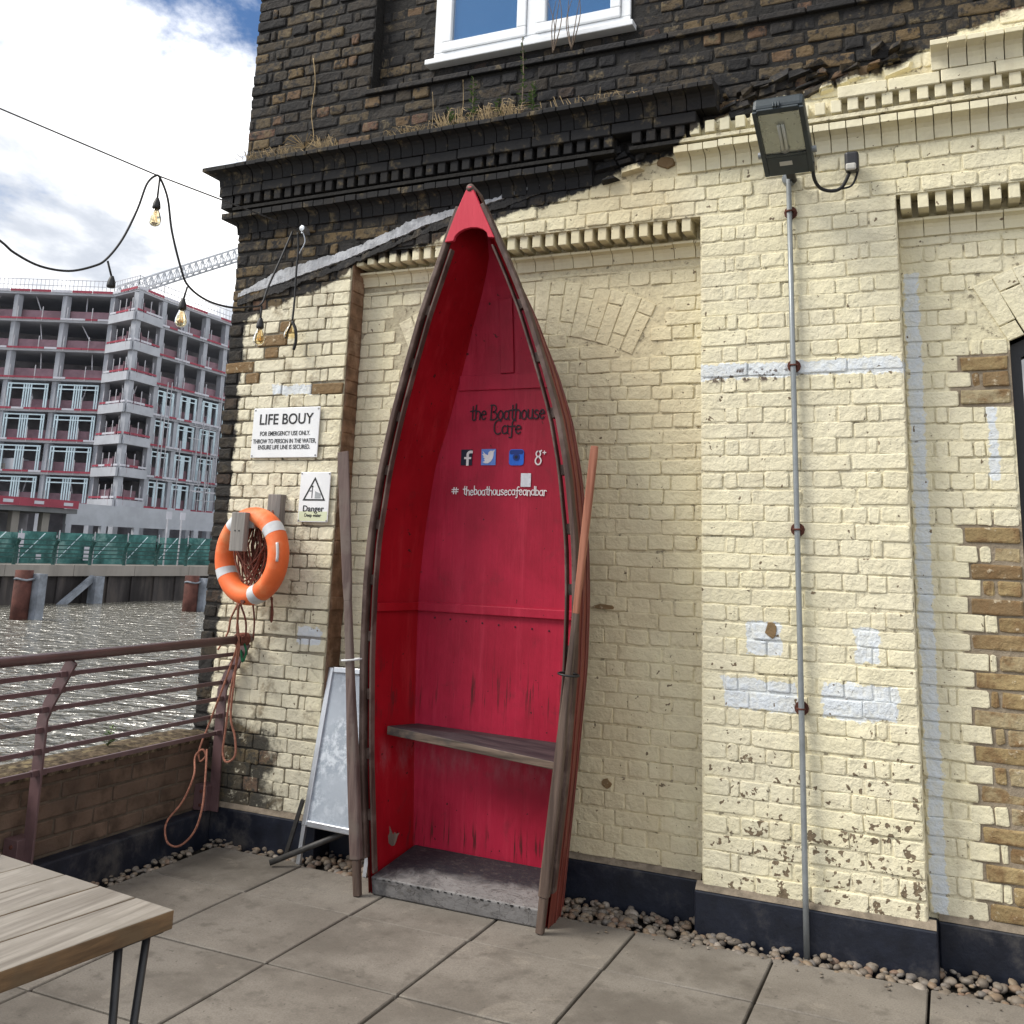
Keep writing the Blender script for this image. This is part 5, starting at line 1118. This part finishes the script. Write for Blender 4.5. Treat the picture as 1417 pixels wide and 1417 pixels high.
MB().lathe([(.006, .02), (.012, .0), (.034, -.045), (.036, -.07), (.03, -.075)], (-3.485, 4.525, 2.875), 14).build('shade', 'bulb_glass', bl, smooth=True)
MB().tube(smooth_pts([(-3.476, 4.528, 2.90), (-3.45, 4.53, 2.85), (-3.445, 4.535, 2.78), (-3.46, 4.54, 2.73)], 5), .009, 8).build('cable_end', 'cable', bl, smooth=True)
MB().tube(smooth_pts([(-3.476, 4.528, 2.89), (-3.51, 4.53, 2.84), (-3.52, 4.535, 2.80)], 5), .007, 8).build('cable_end', 'cable', bl, smooth=True)

# ------------------------------------------------------------------ weeds on the ledges
def leafy(base, h, lean, nleaf, label, mat='leaf', stem='twig', size=.03, thick=.0035):
    t = thing('weed', label, 'weed', base, 'weeds growing on the cornice ledge'); b = Vector(base); tip = b+Vector(lean)+Vector((0, 0, h)); rg = random.Random(int(h*1e4)+nleaf)
    mid = (b+tip)/2+Vector((rg.uniform(-.015, .015), rg.uniform(-.01, .01), 0)); P = smooth_pts([b, mid, tip], 6)
    MB().tube(P, [thick*(1-.6*i/(len(P)-1)) for i in range(len(P))], 6).build('stem', stem, t, smooth=True)
    if nleaf:
        mb = MB()
        for k in range(nleaf):
            s_ = 0.15+.85*k/nleaf; p = P[min(int(s_*(len(P)-1)), len(P)-1)]+Vector((rg.uniform(-.003, .003), 0, rg.uniform(-.01, .01))); an = rg.uniform(0, 6.28); L = size*(1.25-.7*s_)*rg.uniform(.7, 1.2)
            d = Vector((math.cos(an), math.sin(an), rg.uniform(.2, .9))).normalized(); w = d.cross(Vector((0, 0, 1))).normalized()*L*.18
            mb.add([p, p+d*L*.5+w, p+d*L-Vector((0, 0, L*.15)), p+d*L*.5-w], [(0, 1, 2, 3)])
        mb.build('leaves', mat, t)
    return t
CY = 4.475
leafy((-2.315, CY, 3.945), .275, (-.01, 0, 0), 60, 'tall green leafy weed left of the boat tip on the cornice', size=.045)
leafy((-2.160, CY, 3.955), .115, (0, 0, 0), 30, 'small green weed tuft growing above the boat tip', size=.04)
leafy((-2.020, CY, 3.955), .47, (-.02, .02, 0), 70, 'tallest brown flowering weed in front of the white window', size=.035, thick=.005)
leafy((-1.945, CY, 3.955), .175, (-.005, 0, 0), 60, 'bushy green weed just right of the tallest brown stalk', size=.04)
leafy((-2.46, CY, 3.945), .11, (-.01, 0, 0), 40, 'low green weed clump left of the tall leafy weed', size=.045)
leafy((-2.575, CY, 3.94), .25, (-.02, .02, 0), 0, 'bare dry stalk furthest left on the cornice ledge', stem='straw', thick=.0022)
leafy((-2.39, CY, 3.945), .28, (-.005, .01, 0), 0, 'bare dry stalk beside the low green weed clump', stem='straw', thick=.0022)
rg = random.Random(77); mb = MB()
def blades(x0, x1, n, h):
    for _ in range(n):
        x = rg.uniform(x0, x1); b = Vector((x, CY-rg.uniform(-.04, .05), 3.945)); lx = rg.uniform(-.09, .11); hh = rg.uniform(.3, 1)*h
        m_ = b+Vector((lx*.4, -.01, hh)); e = b+Vector((lx, -.05*rg.random(), hh*rg.uniform(.5, 1.0))); w = Vector((.0016, 0, .0008))
        mb.add([b-w, b+w, m_+w, m_-w, e], [(0, 1, 2, 3), (3, 2, 4)])
blades(-2.52, -2.02, 190, .085); blades(-3.95, -3.55, 70, .05); blades(-3.35, -3.2, 40, .07); blades(-2.9, -2.52, 60, .04); blades(-1.9, -1.3, 30, .06)
tag(mb.build('dry_grass', 'straw'), 'dry straw coloured grass tufts along the cornice ledge', 'grass', kind='stuff')
def twiggy(base, h, label):
    t = thing('weed', label, 'weed', base, 'weeds growing on the cornice ledge'); b = Vector(base); rg = random.Random(int(base[0]*1000))
    for k in range(4):
        e = b+Vector((rg.uniform(-.06, .06), -.02, h*rg.uniform(.7, 1))); P = smooth_pts([b, b+(e-b)*.5+Vector((rg.uniform(-.04, .04), -.01, 0)), e], 5)
        MB().tube(P, [.004*(1-.7*i/(len(P)-1)) for i in range(len(P))], 5).build('twig', 'twig', t, smooth=True)
twiggy((-1.885, 4.57, 4.335), .42, 'pale bare twigs left of the pair below the white window'); twiggy((-1.775, 4.57, 4.335), .42, 'brown bare twigs right of the pair below the white window')
rt = thing('dead_vine', 'thin dead vine trailing down the dark brick at upper left', 'vine', (-3.45, 4.58, 4.0))
P = smooth_pts([(-3.52, YP-.012, 4.62), (-3.49, YP-.012, 4.45), (-3.50, YP-.012, 4.25), (-3.47, YP-.012, 4.08), (-3.475, YP-.06, 3.99)], 6); MB().tube(P, .0028, 5).build('stem', 'straw', rt, smooth=True)
for k in range(18):
    a = random.uniform(0, 6.28); MB().tube([(-3.475, YP-.08, 3.985), (-3.475+.09*math.cos(a), YP-.12-.03*random.random(), 4.01+.05*math.sin(a)), (-3.475+.13*math.cos(a+.3), YP-.13, 3.99+.06*math.sin(a))], .0018, 4).build('root', 'straw', rt)

# ------------------------------------------------------------------ river and far bank
ZW = -3.6
structure(MB().add([(-4.05, -300, ZW), (-4.05, 400, ZW), (-400, 400, ZW), (-400, -300, ZW)], [(0, 1, 2, 3)]).build('river_water', 'water'))
structure(MB().box(-4.08, 60, -60, 120, -4.6, -0.31).build('ground', 'land'))
QA = Vector((-66.64, 53.92, 0)); QU = Vector((0.1147, 0.9934, 0)); QN = Vector((-0.9934, 0.1147, 0))   # QN points away from the river
def Q(s, d, z): return QA+QU*s+QN*d+Vector((0, 0, z))
QZ = -0.52
fb_ = MB(); fb_.obox(Q(-120, 0.6, QZ-8), QU*420, QN*700, Vector((0, 0, 8))); structure(fb_.build('far_bank', 'land'))
qw = thing('quay_wall', 'concrete capped quay wall across the river', 'wall', Q(0, 0, ZW))
MB().obox(Q(-90, 0.45, -6), QU*260, QN*0.6, Vector((0, 0, 6-1.40))).build('sheet_wall', 'quay_dark', qw)
for k in range(-14, 30): MB().obox(Q(k*6+.02, 0, -1.40), QU*5.96, QN*1.2, Vector((0, 0, 0.88+.004*(k % 2)))).build('capping_beam', 'quay_stone', qw)
for k in range(-20, 40): MB().obox(Q(k*2.4, .25, -5), QU*.5, QN*.25, Vector((0, 0, 3.55))).build('pile_rib', 'quay_dark', qw)
prl = thing('promenade_railing', 'dark green promenade railing on top of the far quay', 'railing', Q(0, .4, QZ))
for z in (.22, .55, .88, 1.2): MB().bar(Q(-40, .45, QZ+z+.35), Q(60, .45, QZ+z+.35), .10, .10).build('rail', 'green_rail', prl)
MB().bar(Q(-40, .15, QZ+1.95), Q(60, .15, QZ+1.95), .09, .09).build('rail', 'green_rail', prl)
for k in range(-6, 10):
    P = [Q(k*3.4+1, .55, QZ), Q(k*3.4+1, .55, QZ+1.0), Q(k*3.4+1, .40, QZ+1.6), Q(k*3.4+1, .12, QZ+2.0)]
    MB().tube(P, .15, 6).build('post', 'green_rail', prl)
gm = thing('green_hoarding', 'green mesh site fence behind the promenade railing', 'fence', Q(0, 4, QZ))
rg = random.Random(41)
for k in range(-12, 16): MB().obox(Q(k*3.5+.04, 4.2+rg.uniform(-.1, .1), QZ), QU*3.42, QN*.05, Vector((0, 0, 2.55+rg.uniform(-.1, .15)))).build('mesh_panel', 'green_mesh', gm)
for k in range(-12, 16):
    MB().bar(Q(k*3.5, 3.9, QZ), Q(k*3.5, 3.9, QZ+2.8), .07, .07).build('fence_post', 'scaffold', gm)
    MB().bar(Q(k*3.5, 3.95, QZ+.3), Q(k*3.5+2.2, 3.95, QZ+2.5), .05, .05).build('brace', 'stud_frame', gm)
for (s, z, w, h) in ((3.2, 1.35, .55, 1.1), (5.0, .35, .45, .4), (-1, .3, .6, .35), (9.5, .3, .5, 1.2)): MB().obox(Q(s, 3.8, QZ+z), QU*w, QN*.05, Vector((0, 0, h))).build('notice', 'white_board', gm)
def pile(p, r, h, label):
    t = thing('mooring_pile', label, 'pile', (p[0], p[1], ZW), 'mooring piles in the river')
    MB().tube([(p[0], p[1], ZW-1.5), (p[0], p[1], ZW+h)], r, 14).build('steel_tube', 'pile_rust', t, smooth=True)
    MB().box(p[0]+r*.2, p[0]+r*1.9, p[1]+r*.6, p[1]+r*1.7, ZW-1, ZW+h*.93).build('timber_fender', 'pile_grey', t)
    MB().tube([(p[0]+.1+(r+.05)*math.cos(a), p[1]+(r+.05)*math.sin(a), ZW+h*.82+.05*math.sin(3*a)) for a in [k*2*math.pi/12 for k in range(12)]], .07, 5, closed=True).build('rope_turn', 'pile_grey', t)
pile((-55.0, 46.0), .55, 3.1, 'rusty mooring pile with rope at the left edge of the river'); pile((-54.1, 60.6), .55, 2.7, 'rusty mooring pile beside the dark building corner')
st = thing('timber_dolphin', 'grey timber raking strut and post against the far quay', 'strut', Q(4.5, -.6, ZW))
MB().bar(Q(4.2, -.6, ZW-.5), Q(7.6, -.4, ZW+2.1), .45, .45).build('raking_strut', 'pile_grey', st); MB().bar(Q(7.9, -.5, ZW-.8), Q(7.9, -.5, ZW+2.2), .9, .8, (1, 0, 0)).build('upright_post', 'pile_grey', st)
# construction building
cb_ = thing('construction_building', 'unfinished concrete frame building with red edge boards across the river', 'building', (-82, 76, 0))
FZ = [1.9, 5.1, 8.36, 11.68, 14.95, 18.3, 21.5, 24.72, 27.75]   # slab tops
PA, PB, PC, PD = Vector((-106, 64.0, 0)), Vector((-81.53, 74.98, 0)), Vector((-76.9, 73.9, 0)), Vector((-77.4, 78.0, 0)); PE = PD+Vector((-1.5, 34, 0)); PF = PA+Vector((-14, 40, 0))
poly = [PA, PB, PC, PD, PE, PF]
def slabz(z0, z1, pts, nm, mat):
    n = len(pts); MB().add([(p.x, p.y, z0) for p in pts]+[(p.x, p.y, z1) for p in pts], [tuple(range(n))[::-1], tuple(range(n, 2*n))]+[(i, (i+1) % n, n+(i+1) % n, n+i) for i in range(n)]).build(nm, mat, cb_)
for i, z in enumerate(FZ): slabz(z-.27, z, poly, 'floor_slab', 'concrete_light' if i else 'concrete')
def seg(a, b, n): return [a+(b-a)*k/n for k in range(n+1)]
cols = seg(PA, PB, 5)+[PC, PD]+seg(PD, PE, 9)[1:]
inn_ = lambda p, d: p+(Vector((-90, 92, 0))-p).normalized()*d
for p in cols:
    q = inn_(p, .55); MB().box(q.x-.32, q.x+.32, q.y-.32, q.y+.32, -.5, FZ[-1]-.3).build('column', 'concrete', cb_)
cw = [inn_(p, 9) for p in (PA, PB, PC, PD, PE)]
for a, b in zip(cw, cw[1:]): MB().add([(a.x, a.y, -.5), (b.x, b.y, -.5), (b.x, b.y, FZ[-1]-.4), (a.x, a.y, FZ[-1]-.4)], [(0, 1, 2, 3)]).build('inner_wall', 'core_wall', cb_)
rg = random.Random(55)
def outn(a, b):
    d = (b-a).normalized(); n = Vector((d.y, -d.x, 0)); return n
for (a, b, nb, bay) in ((PA, PB, 5, 0), (PB, PC, 1, 1), (PC, PD, 1, 1), (PD, PE, 9, 0)):
    n = outn(a, b); L = (b-a).length/nb; d = (b-a).normalized()
    for fi, z in enumerate(FZ[:-1]):
        if fi < 1: continue
        zb = z+(0.75 if bay else 0.0)
        if bay: MB().obox(a+n*.05+Vector((0, 0, z-.35)), (b-a), n*.25, Vector((0, 0, .92))).build('balcony_upstand', 'concrete_light', cb_)
        for k in range(nb):
            p = a+d*(L*k); m = max(2, int(L/1.1))
            for j in range(m):   # toe boards, red with white ones between
                white = rg.random() < 0.42
                MB().obox(p+d*(L*j/m)+n*.12+Vector((0, 0, zb-.05)), d*(L/m-.04), n*.08, Vector((0, 0, .20))).build('edge_board', 'white_board' if white else 'red_board', cb_)
                if j % 2 == 0 or bay: MB().bar(p+d*(L*(j+.5)/m)+n*.16+Vector((0, 0, zb-.2)), p+d*(L*(j+.5)/m)+n*.16+Vector((0, 0, zb+1.35)), .07, .07).build('edge_post', 'scaffold', cb_)
            MB().obox(p-n*.9+Vector((0, 0, z)), d*L, n*.03, Vector((0, 0, 1.15+(.5 if bay else 0)))).build('barrier_mesh', 'red_mesh', cb_)
            if rg.random() < .8: MB().bar(p+d*L*rg.uniform(.3, .7)-n*1.2+Vector((0, 0, z)), p+d*L*rg.uniform(.3, .7)-n*1.2+Vector((0, 0, z+2.9)), .10, .10).build('prop', 'scaffold', cb_)
            if not bay and 1 <= fi <= 4:   # window studwork on the lower floors
                zt = z+2.78
                w0, w1 = .55, L-.55
                MB().obox(p+d*w0-n*.15+Vector((0, 0, zt-.16)), d*(w1-w0), n*.12, Vector((0, 0, .14))).build('stud_rail', 'stud_frame', cb_)
                MB().obox(p+d*w0-n*.15+Vector((0, 0, zt-.62)), d*(w1-w0), n*.10, Vector((0, 0, .12))).build('stud_rail', 'stud_frame', cb_)
                for f in (0, .07, .40, .46, .52, .58, .93, .985):
                    MB().obox(p+d*(w0+(w1-w0)*f)-n*.15+Vector((0, 0, z)), d*.13, n*.11, Vector((0, 0, 2.76))).build('stud', 'stud_frame', cb_)
for k in range(26):   # loose scaffold standards and ledgers on the river front
    t_ = rg.uniform(0, .5); a_ = PD+(PE-PD)*t_; n_ = outn(PD, PE)*rg.uniform(.6, 1.5); z0_ = rg.choice(FZ[1:4]); z1_ = z0_+rg.uniform(3, 11)
    MB().bar(a_+n_+Vector((0, 0, z0_)), a_+n_+Vector((0, 0, z1_)), .08, .08, (1, 0, 0)).build('scaffold_pole', 'scaffold', cb_)
for k in range(10):
    t_ = rg.uniform(0, .3); a_ = PD+(PE-PD)*t_; b_ = PD+(PE-PD)*(t_+rg.uniform(.06, .16)); n_ = outn(PD, PE)*1.1; z_ = rg.uniform(5.2, 15)
    MB().bar(a_+n_+Vector((0, 0, z_)), b_+n_+Vector((0, 0, z_)), .07, .07).build('scaffold_pole', 'scaffold', cb_)
for k in range(16):   # stacked materials on the floors
    e_ = rg.choice(((PA, PB), (PD, PE))); t_ = rg.uniform(.45, 1) if e_[0] is PA else rg.uniform(0, .4); p_ = inn_(e_[0]+(e_[1]-e_[0])*t_, rg.uniform(1.5, 4)); z_ = rg.choice(FZ[1:8])
    w_, h_ = rg.uniform(.6, 1.8), rg.uniform(.4, 1.5); MB().box(p_.x-w_, p_.x+w_, p_.y-w_*.6, p_.y+w_*.6, z_+.002, z_+h_).build('pallet_load', rg.choice(('white_board', 'concrete_light', 'stud_frame', 'quay_stone')), cb_)
rf = MB(); rz = FZ[-1]
for (a, b, nb) in ((PA, PB, 60), (PB, PC, 10), (PC, PD, 8), (PD, PE, 60)):
    for p in seg(a, b, nb): rf.bar(p+Vector((0, 0, rz)), p+Vector((0, 0, rz+1.45)), .045, .045)
    for h in (.1, .75, 1.40): rf.bar(a+Vector((0, 0, rz+h)), b+Vector((0, 0, rz+h)), .06, .06)
rf.build('roof_guard_mesh', 'scaffold', cb_)
for (a, b, nb) in ((PA, PB, 12), (PB, PC, 3), (PC, PD, 3), (PD, PE, 14)):
    n = outn(a, b); L = (b-a)/nb
    for k in range(nb): MB().obox(a+L*k+n*.1+Vector((0, 0, rz-.02)), L*.96, n*.06, Vector((0, 0, .26))).build('edge_board', 'red_board' if k % 3 else 'white_board', cb_)
# podium in front: lower roof with red boards, ground-floor piers
pod = thing('site_podium', 'low concrete podium with bright red boards in front of the unfinished building', 'podium', Q(5, 10, 0))
P0, P1 = Q(-30, 7.0, 0), Q(11.5, 8.2, 0); dP = (P1-P0).normalized(); nP = Vector((dP.y, -dP.x, 0)); LP = (P1-P0).length
MB().obox(P0+Vector((0, 0, 3.85)), P1-P0, -nP*9, Vector((0, 0, .42))).build('podium_slab', 'concrete_dark', pod)
for k in range(14):
    MB().obox(P0+dP*(LP*k/14)+nP*.1+Vector((0, 0, 4.3)), dP*(LP/14-.05), nP*.08, Vector((0, 0, .72))).build('red_hoarding', 'red_board', pod)
    MB().obox(P0+dP*(LP*(k+.45)/14)+nP*.19+Vector((0, 0, 4.52)), dP*.95, nP*.02, Vector((0, 0, .28))).build('hoarding_label', 'white_board', pod)
    MB().obox(P0+dP*(LP*k/14)-nP*.7+Vector((0, 0, QZ)), dP*.7, -nP*.6, Vector((0, 0, 4.35))).build('pier', 'quay_stone', pod)
MB().obox(P0-nP*7+Vector((0, 0, QZ)), P1-P0, -nP*.2, Vector((0, 0, 4.3))).build('back_wall', 'core_wall', pod)
MB().obox(P1-nP*1.5+Vector((0, 0, 2.9)), dP*26, -nP*.4, Vector((0, 0, 2.0))).build('fascia_beam', 'concrete_light', pod)
for k in range(7): MB().obox(P1+dP*(k*3.9)-nP*1.4+Vector((0, 0, QZ)), dP*.6, -nP*.4, Vector((0, 0, 3.45))).build('pier', 'concrete_light', pod)
for (s, z) in ((16, 3.0), (17.6, 3.1)):
    t = thing('street_post', 'thin grey signpost %s of the pair on the far promenade' % ('left' if s == 16 else 'right'), 'post', Q(s, 1.2, QZ), 'posts on the far promenade')
    MB().bar(Q(s, 1.2, QZ), Q(s, 1.2, QZ+4.6), .10, .10).build('pole', 'scaffold', t); MB().obox(Q(s-.25, 1.1, QZ+4.2), QU*.6, QN*.04, Vector((0, 0, .7))).build('plate', 'white_board', t)
# tower crane jib behind
cr_ = thing('tower_crane', 'pale lattice crane jib rising behind the unfinished building', 'crane', (-118, 118, 0))
J0, J1 = Vector((-0.7506, 0.7242, 0.2537))*165+Vector((0, 0, H)), Vector((-0.652, 0.760, 0.290))*165+Vector((0, 0, H))
J0 = J0+(J0-J1)*.25; jd = (J1-J0); J2 = J1+jd*.7; jn = jd.cross(Vector((0, 0, 1))).normalized()
ch = [Vector((0, 0, 0))-jn*.7, jn*.7, Vector((0, 0, 2.1))]
for nm, o in zip('abc', ch): MB().bar(J0+o, J2+o, .24, .24).build('jib_chord', 'crane_steel', cr_)
lat = MB(); n = 34
for k in range(n):
    a, b, c = J0+(J2-J0)*k/n, J0+(J2-J0)*(k+.5)/n, J0+(J2-J0)*(k+1)/n
    for o in ch[:2]: lat.bar(a+o, b+ch[2], .12, .12); lat.bar(b+ch[2], c+o, .12, .12)
    lat.bar(a+ch[0], a+ch[1], .1, .1)
lat.build('jib_lattice', 'crane_steel', cr_)
MB().bar(Vector((J2.x, J2.y, -.5)), J2+Vector((0, 0, 8)), 1.8, 1.8, (1, 0, 0)).build('mast', 'crane_steel', cr_)
for k in (.50, .53): p = J0+(J2-J0)*k; MB().bar(p, p-Vector((0, 0, 16)), .05, .05, (1, 0, 0)).build('hoist_rope', 'crane_steel', cr_)
# plant on the parapet
leafy((-4.0, 3.98, .56), .10, (.02, 0, 0), 40, 'small green weed growing on the mossy parapet top', size=.05)['group'] = 'weeds on the parapet'
# move every Empty to its thing's base without moving its parts
for nm, loc in THING_AT.items():
    o = bpy.data.objects[nm]; o.location = loc; inv = Matrix.Translation(-loc)
    for c in o.children: c.matrix_parent_inverse = inv
